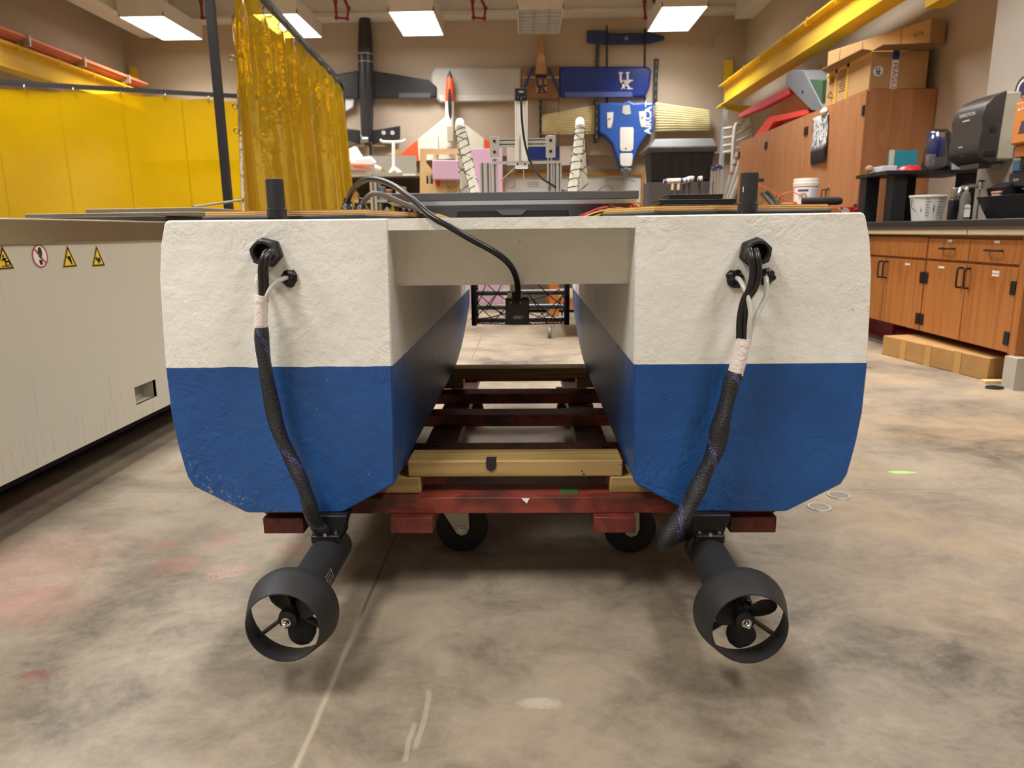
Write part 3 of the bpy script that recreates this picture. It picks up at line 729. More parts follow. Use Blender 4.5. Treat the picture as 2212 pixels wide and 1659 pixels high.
MB().box((xm-.135, 1.766, .849), (xm+.135, 1.80, .872)).build('vent_recess', mat('111113', .6), MON, bevel=.004)
MB().prism([(xm-.045, 1.763, .874), (xm+.04, 1.763, .874), (xm+.022, 1.763, .858), (xm-.026, 1.763, .858)], (0, .006, 0)).build('handle_tab', mat('55575c', .45), MON, bevel=.001)

# ================================================================== THE CART
CART = thing('boat_cart', 'low red-painted wooden cart on black casters under the boat', 'cart', (XC, 2.3, 0))
redwood = wood('8c3a2c', '6b2a22', 0, 10, .5, '4a241c'); redwoodY = wood('7a3328', '5c251e', 1, 10, .5, '44201a')
redend = wood('a4513c', '7a3a2e', 1, 30, .7)
treat = wood('b2955e', '8d713e', 0, 12, .6, bump=.05)
for (xa, xb) in ((-.596, -.505), (-.31, -.215), (.145, .236), (.445, .546)):
    MB().box((xa, 1.485, .161), (xb, 3.12, .1985)).build('side_rail', redwoodY, CART, bevel=.002)
def cross(y, z, dy=.089, mt=redwood, xa=-.6, xb=.55, h=.038): return MB().box((xa, y, z), (xb, y+dy, z+h)).build('cross_beam', mt, CART, bevel=.002)
B0 = cross(1.508, .1985, .09)
c = S(1135, 1081, 1.507)
MB().prism([c+V((-.009, 0, .005)), c+V((.009, 0, .005)), c+V((.003, 0, -.007))], (0, -.0015, 0)).build('paper_scrap', M['white'], B0, smooth=0, label='torn white paper scrap')
MB().box((.1-.028, 1.53, .2365), (.1+.012, 1.575, .2373)).build('green_stain', mat('35602f', .6), B0, smooth=0, label='green paint smear')
for y in (1.845, 2.24, 2.55): cross(y, .1985)
cross(2.95, .1985)
for Y, xw in ((1.535, .246), (2.64, .26)):
    cb = MB().box((XC-xw+.003, Y, .2755), (XC+xw-.003, Y+.089, .3135)).build('cradle_board', treat, CART, bevel=.003)
    for s in (-1, 1):
        MB().prism([(XC+s*a, Y-.002, z) for a, z in ((.215, .2368), (.342, .2368), (.342, .245), (.292, .2725), (.29, .2752), (.215, .2752))], (0, .09, 0)).build('cradle_block', treat, CART, bevel=.003)
    if Y < 2:
        c = S(1061, 1010, Y-.001)
        MB().lathe([(0, 0), (.011, 0), (.0115, .002), (.0115, .004)], V((c.x, Y-.003, .302)), Y_, 20).box((c.x-.0115, Y-.002, .302), (c.x+.0115, Y+.03, .3138)).build('cable_notch', M['black'], cb, label='black notch in the board')
        for px, py in ((1257, 1018), (1261, 1024), (1256, 1030)):
            c = S(px, py, Y-.001); MB().cyl(c, c+Y_*.002, .0018, n=8).build('screw_hole', M['black'], cb)
for px, py in ((940, 964), (1310, 966), (980, 873), (1275, 874)):
    c = SZ(px, py, .2368); MB().cyl(c, c+Z_*.0006, .012, n=16).build('bolt_hole', M['rubber'], CART)
def caster(x, y, ang, fork_left):
    r = .068; z = r
    cst = MB().lathe([(.03, -.019), (.058, -.019), (.066, -.014), (.068, -.006), (.068, .006), (.066, .014), (.058, .019), (.03, .019)], V((x, y, z)), Y_, 36).lathe([(0, -.017), (.031, -.017), (.031, .017), (0, .017)], V((x, y, z)), Y_, 24).build('caster', M['rubber'], CART, smooth=40)
    q = MB()
    for s in (-1, 1):
        Yp = y + s*.024
        pts = [(x-.066, Yp, .155), (x-.064, Yp, .147), (x-.012, Yp, z-.011), (x, Yp, z-.017), (x+.014, Yp, z-.012), (x+.021, Yp, z+.005), (x+.018, Yp, .155)]
        q.prism(pts, (0, s*.003, 0))
    q.box((x-.07, y-.03, .152), (x+.03, y+.03, .161))
    q.build('fork', mat('bdb8a4', .45), cst)
    MB().cyl((x, y-.036, z), (x, y+.036, z), .0065, n=12).cyl((x, y-.031, z), (x, y-.027, z), .011, n=6).build('axle_bolt', M['steel'], cst, smooth=30)
caster(-.175, 1.745, 0, True); caster(.261, 1.735, 0, True); caster(-.26, 2.98, 0, True); caster(.19, 2.98, 0, False)
# ================================================================== TANK AND YELLOW SCREENS
tankpaint = mat('c2bcab', .45, var=.04, vs=2)
def tank_mat():
    t = NT('tank_paint'); o = t.obj()
    st = t.ss(t.noise(t.scale(o, (4, 14, .7)), 2.2, 5, .65), .60, .78)
    c = t.mix(t.math('MULTIPLY', st, .45), lin('cac3b1'), lin('8d806a'))
    low = t.math('MULTIPLY', t.ss(t.noise(t.scale(o, (4, 30, 2)), 3, 5, .7), .55, .7), t.ss(t.n('SeparateXYZ', {0: o}).outputs[2], .35, .1))
    c = t.mix(t.math('MULTIPLY', low, .6), c, lin('5f5648'))
    t.set(t.b.inputs['Base Color'], c); t.b.inputs['Roughness'].default_value = .4; return t.m
TX = -1.45
TANK = thing('cutting_tank', 'large beige steel cutting tank with yellow warning stickers beside the boat', 'machine', (TX-.9, 2.25, 0))
p0, p1 = SX(291, 846, TX), SX(338, 868, TX)
ya, yb2 = p0.y, SX(338, 840, TX).y; za, zc = .205, .272
y0, y1, z0, z1 = .5, 3.75, .15, .795
q = MB()
for A in ((y0, z0, ya, z1), (yb2, z0, y1, z1), (ya, z0, yb2, za), (ya, zc, yb2, z1)): q.box((TX-.012, A[0], A[1]), (TX, A[2], A[3]))
SP = q.build('side_panel', tank_mat(), TANK, smooth=0)
MB().box((TX-.07, ya-.004, za-.004), (TX-.06, yb2+.004, zc+.004)).box((TX-.06, ya-.006, za), (TX-.002, ya, zc)).box((TX-.06, yb2, za), (TX-.002, yb2+.006, zc)).box((TX-.06, ya, za-.006), (TX-.002, yb2, za)).box((TX-.06, ya, zc), (TX-.002, yb2, zc+.006)).build('pocket', tankpaint, SP, smooth=0)
MB().box((-3.3, y0, z0), (TX-.012, y0+.01, z1)).box((-3.3, y1-.01, z0), (TX-.012, y1, z1)).box((-3.3, y0, z0), (-3.29, y1, z1)).box((-3.29, y0+.01, z0), (TX-.012, y1-.01, z0+.01)).build('tank_wall', tankpaint, TANK, smooth=0)
rim = mat('8f8468', .32, .75, var=.1, vs=2)
MB().box((TX-.05, y0-.02, .795), (TX+.006, y1+.02, .873)).box((-3.32, y0-.02, .795), (-3.26, y1+.02, .873)).box((-3.26, y0-.02, .795), (TX-.05, y0+.04, .873)).box((-3.26, y1-.04, .795), (TX-.05, y1+.02, .873)).build('rim', rim, TANK, bevel=.006)
MB().box((-3.1, y0+.2, .03), (TX-.22, y1-.2, .15)).build('underframe', mat('1e1e20', .6), TANK, smooth=0)
for fx, fy in ((-1.8, .9), (-1.8, 3.35), (-2.95, .9), (-2.95, 3.35)): MB().cyl((fx, fy, 0), (fx, fy, .035), .05, n=14).build('foot', M['black'], TANK)
for k in range(30):
    yy = y0+.12+k*.108
    MB().box((-3.25, yy, .74), (TX-.06, yy+.006, .862)).build('slat', mat('5a564e', .5, .5), TANK, smooth=0)
# stickers, flat on the side panel
yel = mat('f0c81e', .45, var=0); blk = mat('151515', .5, var=0); redm = mat('b02338', .45, var=0); whi = mat('e8e4da', .5, var=0)
def panel_pt(yc, zc, s):           # local (u to the viewer's right = +y, v up) on the panel
    return lambda u, v, d=0: V((TX + .0008 + d, yc + u*s, zc + v*s))
def tri_sign(px, py0, py1, pict):
    a = SX(px, py0, TX); b = SX(px, py1, TX); h = a.z-b.z; P = panel_pt(a.y, b.z, h)
    st = MB().prism([P(-.56, -.02), P(.56, -.02), P(0, 1.04)], (.0004, 0, 0)).build('warning_sign', yel, TANK, bevel=0, smooth=0)
    q = MB(); 
    O = [(-.53, 0), (.53, 0), (0, 1)]; I = [(-.41, .07), (.41, .07), (0, .84)]
    for i in range(3):
        j = (i+1) % 3; q.prism([P(*O[i], .0006), P(*O[j], .0006), P(*I[j], .0006), P(*I[i], .0006)], (.0003, 0, 0))
    for pl in pict: q.prism([P(u, v, .0006) for u, v in pl], (.0003, 0, 0))
    q.build('pictogram', blk, st, smooth=0)
def ln(x0, y0, x1, y1, wd=.035):
    d = math.hypot(x1-x0, y1-y0); nx, ny = -(y1-y0)/d*wd, (x1-x0)/d*wd
    return [(x0+nx, y0+ny), (x1+nx, y1+ny), (x1-nx, y1-ny), (x0-nx, y0-ny)]
def disc(x, y, r): return [(x+r*math.cos(k*.524), y+r*math.sin(k*.524)) for k in range(12)]
tri_sign(3, 531, 582, [disc(-.04, .56, .06), ln(-.04, .48, .1, .3, .06), ln(-.02, .45, -.16, .36), ln(.0, .42, .14, .46), ln(.1, .3, .26, .34), ln(.26, .34, .33, .22), ln(.1, .3, .05, .18), ln(.05, .18, .16, .14), ln(-.2, .12, .3, .12, .02), ln(.2, .17, .36, .17, .015)])
tri_sign(144.5, 531, 577, [ln(-.15, .5, .2, .12, .03), ln(-.1, .42, .05, .5, .05), ln(-.05, .35, .12, .44, .04), ln(.0, .28, .14, .36, .04), ln(.05, .5, .12, .3, .04), ln(.1, .15, .18, .3, .03)])
tri_sign(207, 531, 575, [ln(-.18, .42, .02, .26, .07), ln(-.05, .3, .18, .42, .03), ln(0, .28, .2, .34, .03), ln(0, .26, .2, .27, .03), ln(.0, .24, .16, .18, .03), ln(.1, .22, .1, .1, .015), ln(-.02, .2, -.02, .12, .015)])
a = SX(82, 528, TX); b = SX(82, 579, TX); h = (a.z-b.z); P = panel_pt(a.y, (a.z+b.z)/2, h)
RS = MB().prism([P(.5*math.cos(k*.1963), .5*math.sin(k*.1963)) for k in range(32)], (.0004, 0, 0)).build('prohibition_sign', whi, TANK, smooth=0)
q = MB()
for k in range(32):
    t0, t1 = k*.19635, (k+1)*.19635
    q.prism([P(.5*math.cos(t0), .5*math.sin(t0), .0006), P(.5*math.cos(t1), .5*math.sin(t1), .0006), P(.44*math.cos(t1), .44*math.sin(t1), .0006), P(.44*math.cos(t0), .44*math.sin(t0), .0006)], (.0003, 0, 0))
q.prism([P(u, v, .0012) for u, v in ln(-.32, .32, .32, -.32, .03)], (.0003, 0, 0)); q.build('red_ring', redm, RS, smooth=0)
q = MB().prism([P(.02+.13*math.cos(k*.3927)*(1+.15*math.sin(k*.3927)), .14+.25*math.sin(k*.3927), .0006) for k in range(16)], (.0003, 0, 0)).prism([P(u, v, .0006) for u, v in ((-.1, -.16), (.11, -.16), (.1, -.32), (.04, -.38), (-.05, -.37), (-.1, -.3))], (.0003, 0, 0)); q.build('shoe_print', blk, RS, smooth=0)
# scrap lying on the tank
scrapm = mat('8d8474', .45, .5, var=.15, vs=9); scrapd = mat('4a463f', .5, .5, var=.15, vs=9)
def scrap(pts, z, th, mt, lab): MB().prism([SZ(x, y, z) if False else V((x, y, z)) for x, y in pts], (0, 0, th)).top('metal_sheet', mt, lab, 'metal sheet', 'scrap sheets on the tank', bevel=.002)
scrap([(-2.9, 2.5), (-1.62, 2.45), (-1.56, 3.0), (-2.8, 3.2)], .8635, .008, mat('9b948a', .4, .6), 'long pale metal sheet lying flat on the slats nearest the tank rim')
scrap([(-2.5, 2.95), (-1.48, 2.85), (-1.44, 3.3), (-2.3, 3.35)], .8725, .022, scrapd, 'dark rusty metal sheet second from the bottom of the scrap pile on the tank')
scrap([(-2.1, 3.02), (-1.35, 2.95), (-1.30, 3.55), (-1.9, 3.6)], .896, .016, scrapm, 'brown worn metal sheet overhanging the end of the tank')
scrap([(-1.95, 3.2), (-1.42, 3.12), (-1.38, 3.52), (-1.8, 3.56)], .9135, .022, scrapm, 'small crooked metal sheet topmost on the scrap pile')
a = S(418, 449, 3.3); b = S(522, 432, 3.9); a.z = max(a.z, .943)
MB().cyl(a, b, .006, n=8).top('thin_rod', scrapm, 'thin grey metal rod sticking out from the scrap towards the folded curtain', 'rod')

blackpipe = mat('17181a', .45)
def sheet(P, nu, nv): 
    q = MB(); vs = [P(i/nu, j/nv) for j in range(nv+1) for i in range(nu+1)]
    return q.add(vs, [(j*(nu+1)+i, j*(nu+1)+i+1, (j+1)*(nu+1)+i+1, (j+1)*(nu+1)+i) for j in range(nv) for i in range(nu)])
def ring_at(p, d, r=.03):
    a = V(d).normalized(); return MB().tube([p + (Z_*math.cos(t) + a.cross(Z_)*math.sin(t))*r for t in [2*math.pi*k/14 for k in range(14)]], .004, 6, closed=True)
HZ = 2.44
# flat curtain
A, B = SZ(0, 178, HZ), SZ(500, 207, HZ); d = (B-A).normalized(); A2 = A - d*.72; B2 = B + d*.35; nrm = d.cross(Z_)
WS = thing('welding_screen', 'flat yellow plastic welding curtain hanging from a black rail behind the tank', 'welding curtain', (A.x+1, A.y+.4, 0), 'yellow welding curtains')
MB().bar(A2, B2 + d*.1, .045, .045).build('rail', blackpipe, WS, smooth=0)
for p in (A2, B2+d*.08): MB().box((p.x-.022, p.y-.022, 0), (p.x+.022, p.y+.022, HZ+.02)).build('post', blackpipe, WS, smooth=0)
L = (B2-A2).length
def pf(u, v):
    s = u*L; n = s/.46
    amp = .012 + .02*v
    f = .5*amp*math.sin(s*4.1 + .6*math.sin(s*1.3)) + .006*mnoise.noise(V((s*.9, v*1.3, 3)))
    sag = .02*abs(math.sin(math.pi*n))*(v > .5) if v > .97 else 0
    return A2 + d*s + nrm*f + Z_*(-.045 - (1-v)*2.2 - sag)
sheet(pf, 130, 24).build('curtain', M['pvcL'], WS, smooth=80)
q = None
n = int(L/.46)
for k in range(n+1):
    p = A2 + d*(k*.46+.02) - Z_*.045; ring_at(p, d, .038).build('curtain_ring', M['steel'], WS)
    c = p - Z_*.06 - nrm*.012
for k in range(1, 8):
    s = k*.62
    sheet(lambda u, v: pf((s+.012*u)/L, v) - nrm*.004, 1, 20).build('seam', mat('c29a10', .4, var=0), WS, smooth=80)
# folded curtain
C0, C1 = V((-1.78, 4.42, HZ)), SZ(737, 180, HZ); d2 = (C1-C0).normalized(); n2 = d2.cross(Z_)
WS2 = thing('welding_screen', 'gathered translucent yellow welding curtain with a tall black post at its near edge', 'welding curtain', (-1.9, 6.4, 0), 'yellow welding curtains')
MB().bar(C0, C1 + d2*.05, .04, .045).build('rail', blackpipe, WS2, smooth=0)
for p, hh in ((V((-1.822, 4.45, 0)), 2.6), (C1 + d2*.04, HZ)):
    MB().box((p.x-.022, p.y-.022, 0), (p.x+.022, p.y+.022, hh)).build('post', blackpipe, WS2, smooth=0)
L2 = (C1-C0).length; s0 = .3
NR = 9
def pf2(u, v):
    s = s0 + u*(L2-s0-.02); ph = (s-s0)/(L2-s0)*NR
    a = .02 + .085*(1-v)**.5 if v < 1 else .02
    tri = math.sin(2*math.pi*ph) + .35*math.sin(2*math.pi*ph*2.3 + 1.1) + .2*math.sin(2*math.pi*ph*4.1)
    edge = min(1, u/.03, (1-u)/.02 + .1)
    f = a*tri*edge + .03*mnoise.noise(V((s*2.2, v*1.1, 1)))*(1-v)
    sag = .15*(abs(math.sin(math.pi*ph))**1.5)*max(0, (v-.9)/.1)
    pinch = .05*max(0, (v-.8)/.2)*math.sin(2*math.pi*ph*1.0+.8)
    return C0 + d2*(s + .04*math.sin(2*math.pi*ph + v)*(1-v)) + n2*(f + pinch) + Z_*(-.075 - (1-v)*2.2 - sag)
sheet(pf2, 260, 30).build('curtain', M['pvcR'], WS2, smooth=80)
sheet(lambda u, v: pf2(.002 + u*.0, v) + d2*(.05*u) - n2*.004, 2, 30).build('edge_hem', mat('b8921e', .4), WS2, smooth=80)
for k in range(NR+1):
    p = C0 + d2*(s0 + (L2-s0)*k/NR + .02) - Z_*.05; ring_at(p, d2, .04).build('curtain_ring', blackpipe, WS2)
for py in (127, 230, 283, 433):
    px = 504 + (py-127)*.062; c = S(px, py, 4.74); c.x -= 0
    MB().tube([c + X_*.016*math.cos(t) + Z_*.016*math.sin(t) - Y_*.02 for t in [k*.3927 for k in range(16)]], .004, 6, closed=True).build('grommet', mat('6a5a30', .4, .7), WS2)

# ================================================================== RIGHT SIDE: CABINETS AND COUNTER
def pull(q, p, ln_, axis, out, r=.006):
    a = V(axis)*ln_/2; o = V(out); q.tube(cr([p - a, p - a*.98 + o*.7, p - a*.8 + o, p + a*.8 + o, p + a*.98 + o*.7, p + a], 5), r, 8)
def tall(ya, yb, lab, seams, hinges_front):
    r = thing('tall_cabinet', lab, 'cabinet', (3.2, (ya+yb)/2, 0), 'tall wooden cabinets')
    zt = 1.965
    MB().box((2.92, ya, .08), (XR-.005, yb, zt)).box((2.96, ya+.02, 0), (XR-.03, yb-.02, .08)).build('body', M['cabwood'], r, bevel=.003)
    e = [ya] + seams + [yb]
    for i in range(len(e)-1):
        dr = MB().box((2.898, e[i]+.003, .1), (2.918, e[i+1]-.003, zt-.004)).build('door', M['cabwood'], r, bevel=.002)
        yh = e[i+1]-.05 if i % 2 == 0 else e[i]+.05
        q = MB(); pull(q, V((2.897, yh, 1.13)), .1, Z_, (-.03, 0, 0)); q.build('handle', M['black'], dr)
        yy = e[i] + .024 if i % 2 == 0 else e[i+1]-.024
        for z in (1.8, .98, .25): MB().box((2.888, yy-.022, z-.042), (2.899, yy+.022, z+.042)).build('hinge', M['hinge'], dr, bevel=.003)
    q = MB().cyl((2.897, ya+.64, 1.2), (2.885, ya+.64, 1.2), .01, n=10); q.build('lock', M['steel'], r)
    return r
tall(6.515, 7.825, 'tall wooden cabinet nearest the counter, with a dark poster on its door', [7.18], 0)
tall(7.83, 9.09, 'tall wooden cabinet in the middle of the row, under the red foam strips', [8.47], 0)
tall(9.095, 10.23, 'tall wooden cabinet farthest along the row, by the leaning poles', [9.66], 0)
def poster_mat():
    t = NT('poster'); o = t.obj(); v = t.scale(o, (1, 1.5, 1)); z = t.n('SeparateXYZ', {0: o}).outputs
    f = t.ss(t.math('ABSOLUTE', t.math('SUBTRACT', t.noise(v, 6.5, 5, .6, 1.8), .5)), .05, .10)
    inside = t.math('MULTIPLY', t.ss(t.math('ABSOLUTE', z[1]), .24, .18), t.math('MULTIPLY', t.ss(z[2], .12, .2), t.ss(z[2], .62, .55)))
    c = t.mix(t.math('MULTIPLY', t.math('SUBTRACT', 1, f), inside), lin('1d1d1f'), lin('d8d8da'))
    t.set(t.b.inputs['Base Color'], c); t.b.inputs['Roughness'].default_value = .35; return t.m
pa = [SX(x, y, 2.893) for x, y in ((1752, 357), (1787, 348), (1791, 243), (1757, 256))]
q = MB(); nn = 10
def pq(u, v):
    p = (pa[0]*(1-u) + pa[1]*u)*(1-v) + (pa[3]*(1-u) + pa[2]*u)*v
    return p - X_*(.004 + .02*(1-v)*u + .008*math.sin(v*7)*(1-v))
o = sheet(pq, 8, 16).top('poster', poster_mat(), 'black poster with white brushed artwork hanging on the tall cabinet door', 'poster', smooth=60, solid=.002)
c = SX(1779, 243, 2.88); 
rs = [[V((c.x + .02*math.cos(a)*s, c.y + .07*math.sin(a)*s*(1+.3*mnoise.noise(V((a, s, 2)))), c.z + h)) for a in [k*.524 for k in range(12)]] for s, h in ((.6, -.02), (1, 0), (.9, .025), (.3, .045))]
MB().rings(rs).build('paper_flap', M['white'], o, smooth=20, label='crumpled white paper flap')

# things on the tall cabinets
ZT = 1.967
def carton(name, lab, pts, z0, z1, mats, cat='cardboard box', build=None):
    q = MB().prism([(x, y, z0) for x, y in pts], (0, 0, z1-z0)); return q.top(name, mats, lab, cat, bevel=.006)
printm = mat('6b5132', .7, var=0)
bx = carton('cardboard_box', 'big taped cardboard box with a round sticker and printed tape, on the tall cabinet', [(2.92, 6.53), (3.40, 6.53), (3.40, 7.52), (2.92, 7.45)], ZT, 2.27, [M['card']])
tapem = mat('d8ab3e', .35)
for y in (6.95, 7.2): MB().box((2.916, y, ZT), (2.9205, y+.05, 2.27)).build('packing_tape', tapem, bx, smooth=0, label='yellow packing tape')
MB().box((2.916, 6.53, 2.24), (2.9205, 7.45, 2.272)).build('packing_tape', tapem, bx, smooth=0)
MB().prism([(2.92, 6.53, 2.27), (2.92, 7.4, 2.27), (2.83, 7.38, 2.30), (2.84, 6.55, 2.29)], (0, 0, .006)).build('flap', M['cardside'], bx, smooth=0)
MB().prism([(2.92, 6.53, 2.272), (3.4, 6.53, 2.272), (3.38, 6.4, 2.295), (2.95, 6.42, 2.29)], (0, 0, .005)).build('flap', M['cardside'], bx, smooth=0)
c = S(1897, 154, 6.526)
MB().cyl(c, c - Y_*.002, .042, n=24).build('round_sticker', M['white'], bx, smooth=30)
def UK(q, o, s, ax, ay, dep, m=0):
    ax, ay = V(ax), V(ay); az = ax.cross(ay)
    def pl(pts): q.prism([V(o) + ax*(x*s) + ay*(y*s) + az*dep for x, y in pts], -az*dep, m)
    B = lambda x0, y0, x1, y1: pl([(x0, y0), (x1, y0), (x1, y1), (x0, y1)])
    # U (upper)
    B(-.42, .42, -.14, .5); B(.02, .42, .26, .5); B(-.35, .05, -.21, .44); B(.09, .05, .2, .44)
    pl([(-.35, .06), (-.21, .06), (-.17, -.04), (-.08, -.08), (.02, -.04), (.09, .06), (.2, .06), (.14, -.1), (0, -.18), (-.15, -.18), (-.29, -.1)])
    # K (lower)
    B(-.18, -.06, -.04, -.5); B(-.25, -.5, .03, -.43); B(-.25, -.02, .03, .04)
    pl([(-.05, -.3), (.26, -.02), (.38, -.02), (-.02, -.36)]); pl([(.05, -.25), (.15, -.17), (.36, -.45), (.2, -.45)])
    B(.13, -.03, .46, .05); B(.12, -.5, .46, -.43)
q = MB(); UK(q, c - Y_*.0022, .055, X_, Z_, .001); q.build('emblem', M['navy'], bx, smooth=0)
a = S(1929, 120, 6.524); b = S(1941, 187, 6.524)
MB().box((a.x, 6.527, ZT), (a.x+.055, 6.5295, 2.272)).build('printed_tape', M['white'], bx, smooth=0)
MB().box((a.x, 6.5255, 2.2), (a.x+.055, 6.528, 2.272)).build('blue_tape_mark', M['navy'], bx, smooth=0)
MB().text('FRAGILE', .058, (a.x+.027, 6.526, 2.07), -Z_, X_, .001).build('lettering', mat('9a3040', .5, var=0), bx, smooth=0)
q = MB()
for k in range(9):
    p = SX(1824 + 0, 158 + k*5, 2.9195); 
    q.box((2.917, 7.02, 2.23-k*.022), (2.9195, 7.14 - .03*(k % 3 == 1), 2.236-k*.022))
for yy, zz in ((7.35, 2.16), (7.3, 2.16)): q.box((2.917, yy, zz), (2.9195, yy+.02, zz+.06))
for a_, b_ in (((7.25, 2.02), (7.4, 2.06)), ((7.4, 2.06), (7.33, 2.1)), ((7.25, 2.02), (7.33, 2.1)), ((7.33, 2.1), (7.30, 2.0))): q.bar((2.918, *a_), (2.918, *b_), .006, .002, X_)
q.build('box_printing', printm, bx, smooth=0)
c0, c1 = S(1966, 62, 6.5), S(2003, 112, 6.5)
L0, L1 = V((3.395, 6.42, 2.39)), V((3.0, 7.5, 2.39)); Ld = (L1-L0).normalized(); Ls = Ld.cross(Z_)
if Ls.x > 0: Ls = -Ls
lb = MB().bar(L0, L1, .17, .185).top('cardboard_box', [M['card']], 'long narrow cardboard box lying across the top of the pile on the cabinets', 'cardboard box', bevel=.006)
q = MB(); o_ = lambda u, z: L0.lerp(L1, u) + Ls*.0855 + Z_*z
for k, u in enumerate((.25, .62, .86)): q.prism([o_(u, -.08), o_(u+.006, -.08), o_(u+.006, .08), o_(u, .08)], Ls*.001)
for k, u in enumerate((.70, .78, .9, .93)): q.prism([o_(u, -.06), o_(u+.035, -.06), o_(u+.035, -.05), o_(u, -.05)], Ls*.001).prism([o_(u, -.035), o_(u+.03, -.035), o_(u+.03, -.03), o_(u, -.03)], Ls*.001)
q.text('VOA', .05, o_(.1, 0), -Ld, Z_, .002); q.build('box_printing', printm, lb, smooth=0)
MB().bar(L0+Ls*-.125+Ld*.1-Z_*.01, L1+Ls*-.125, .075, .16).top('white_carton', [mat('d6cdb8', .8)], 'long whitish carton behind the end of the long cardboard box', 'carton', bevel=.005)
MB().prism([SX(x, y, 3.22) for x, y in ((1738, 164), (1762, 142), (1774, 146), (1778, 205), (1742, 212))], (.03, 0, 0)).top('wood_offcut', [M['ply']], 'pale wooden offcut behind the green metal bracket on the cabinets', 'wood')
# green metal piece
gp = [SX(x, y, 2.92) for x, y in ((1700, 160), (1715, 151), (1736, 152), (1777, 232), (1766, 240), (1752, 238), (1697, 182))]
GM = MB().prism(gp, (.26, 0, 0)).top('metal_bracket', M['grey'], 'slanted grey and dark green metal bracket on top of the tall cabinets', 'metal part', bevel=.006)
gp = [SX(x, y, 2.93) for x, y in ((1727, 170), (1776, 173), (1775, 228))]
MB().prism(gp, (.2, 0, 0)).build('green_panel', M['darkgreen'], GM, bevel=.003, label='dark green panel')
c = SX(1734, 198, 2.918); MB().cyl(c, c-X_*.004, .018, n=14).build('hole', M['black'], GM)
def foam(pts, mt, lab, ext=.09):
    P = [SX(x, y, 2.95) for x, y in pts]; q = MB().prism(P, (ext, 0, 0))
    return q.top('foam_strip', mt, lab, 'foam strip', 'torn red foam strips')
fr_ = mat('b43a3e', .8, var=.15, vs=15, bump=.5, bs=40)
foam([(1596, 254), (1595, 247), (1640, 220), (1703, 189), (1707, 193), (1706, 202), (1650, 232)], fr_, 'dark red foam strip leaning up behind the green bracket')
foam([(1656, 258), (1664, 252), (1744, 236), (1748, 242), (1746, 246), (1670, 264), (1650, 296), (1628, 296)], mat('d8402f', .7, var=.1), 'bright red bent foam strip lying over the cabinet edge', .12)
P = [SX(x, y, 3.08) for x, y in ((1640, 292), (1655, 250), (1700, 215), (1735, 210), (1750, 240), (1750, 260))]
MB().prism(P, (.01, 0, 0)).top('cardboard_sheet', [M['card']], 'torn cardboard sheet behind the red foam strips', 'cardboard')

# counter
XF = 2.5
CT = MB().box((2.44, 3.3, .815), (3.149, 5.25, .855)).box((2.44, 5.25, .815), (XR-.01, 6.5, .855)).top('countertop', M['counter'], 'long black worktop over the wooden base cabinets', 'countertop', bevel=.004)
MB().box((2.47, 3.32, .768), (2.49, 6.48, .815)).build('apron', mat('b0a48c', .5), CT, smooth=0)
MB().box((2.46, 3.32, .774), (2.47, 4.12, .80)).box((2.46, 4.13, .774), (2.47, 6.48, .80)).build('apron_strip', mat('cabf9f', .5), CT, smooth=0)
for x, y in ((3.1, 3.4), (2.62, 5.75), (2.95, 5.75)):
    MB().box((x-.035, y-.03, 0), (x+.035, y+.04, .768)).build('leg', mat('b3aca0', .5), CT, smooth=0)
def basecab(ya, yb, lab, kind):
    r = thing('base_cabinet', lab, 'cabinet', (2.8, (ya+yb)/2, .16), 'base cabinets under the counter')
    MB().box((XF+.02, ya, .165), (3.1, yb, .766)).build('body', M['cabwood2'], r, bevel=.002)
    ym = 4.155 if kind == 0 else (ya+yb)/2
    if kind == 0:
        MB().box((XF-.004, ya, .165), (XF+.02, ya+.055, .766)).build('end_stile', M['cabwood2'], r, smooth=0); y0_ = ya + .06
        for a_, b_ in ((y0_, ym), (ym, yb)):
            dw = MB().box((XF, a_+.004, .625), (XF+.019, b_-.004, .748)).build('drawer', M['cabwood2'], r, bevel=.002)
            q = MB(); yc = (a_+b_)/2-.02; q.tube(cr([(XF-.002, yc-.055, .69), (XF-.03, yc-.055, .69), (XF-.03, yc+.055, .69), (XF-.002, yc+.055, .69)], 3), .0055, 8); q.build('handle', M['black'], dw)
            MB().box((XF-.001, yc-.02, .728), (XF, yc+.025, .742)).build('paper_label', M['white'], dw, smooth=0)
    else:
        y0_ = ya
        MB().box((XF, ya+.004, .625), (XF+.019, yb-.004, .755)).build('false_front', M['cabwood2'], r, bevel=.002)
    for i, (a_, b_) in enumerate(((y0_, ym), (ym, yb))):
        dr = MB().box((XF, a_+.004, .172), (XF+.019, b_-.004, .61)).build('door', M['cabwood2'], r, bevel=.002)
        yh = b_-.035 if i == 0 else a_+.035
        q = MB(); pull(q, V((XF-.001, yh, .53)), .11, Z_, (-.03, 0, 0)); q.build('handle', M['black'], dr)
        yy = a_+.024 if i == 0 else b_-.02
        for z in (.245, .505): MB().box((XF-.008, yy-.022, z-.036), (XF+.001, yy+.018, z+.036)).build('hinge', M['hinge'], dr, bevel=.004)
        yl = (a_+b_)/2 + (.04 if i else -.04)
        MB().box((XF-.001, yl-.03, .572), (XF, yl+.03, .585)).build('paper_label', M['white'], dr, smooth=0)
        if i == 0 and kind == 0: MB().box((XF-.001, yl-.03, .555), (XF, yl+.03, .567)).build('paper_label', M['white'], dr, smooth=0)
    return r
bc = basecab(3.66, 4.582, 'wooden base cabinet with two drawers at the near end of the counter', 0)
MB().box((2.462, 3.585, 0), (2.535, 3.68, .164)).build('foot', mat('b3aca0', .5), bc, smooth=0)
basecab(4.587, 5.6, 'wooden base cabinet with a plain wide top panel, half hidden behind the boat', 1)
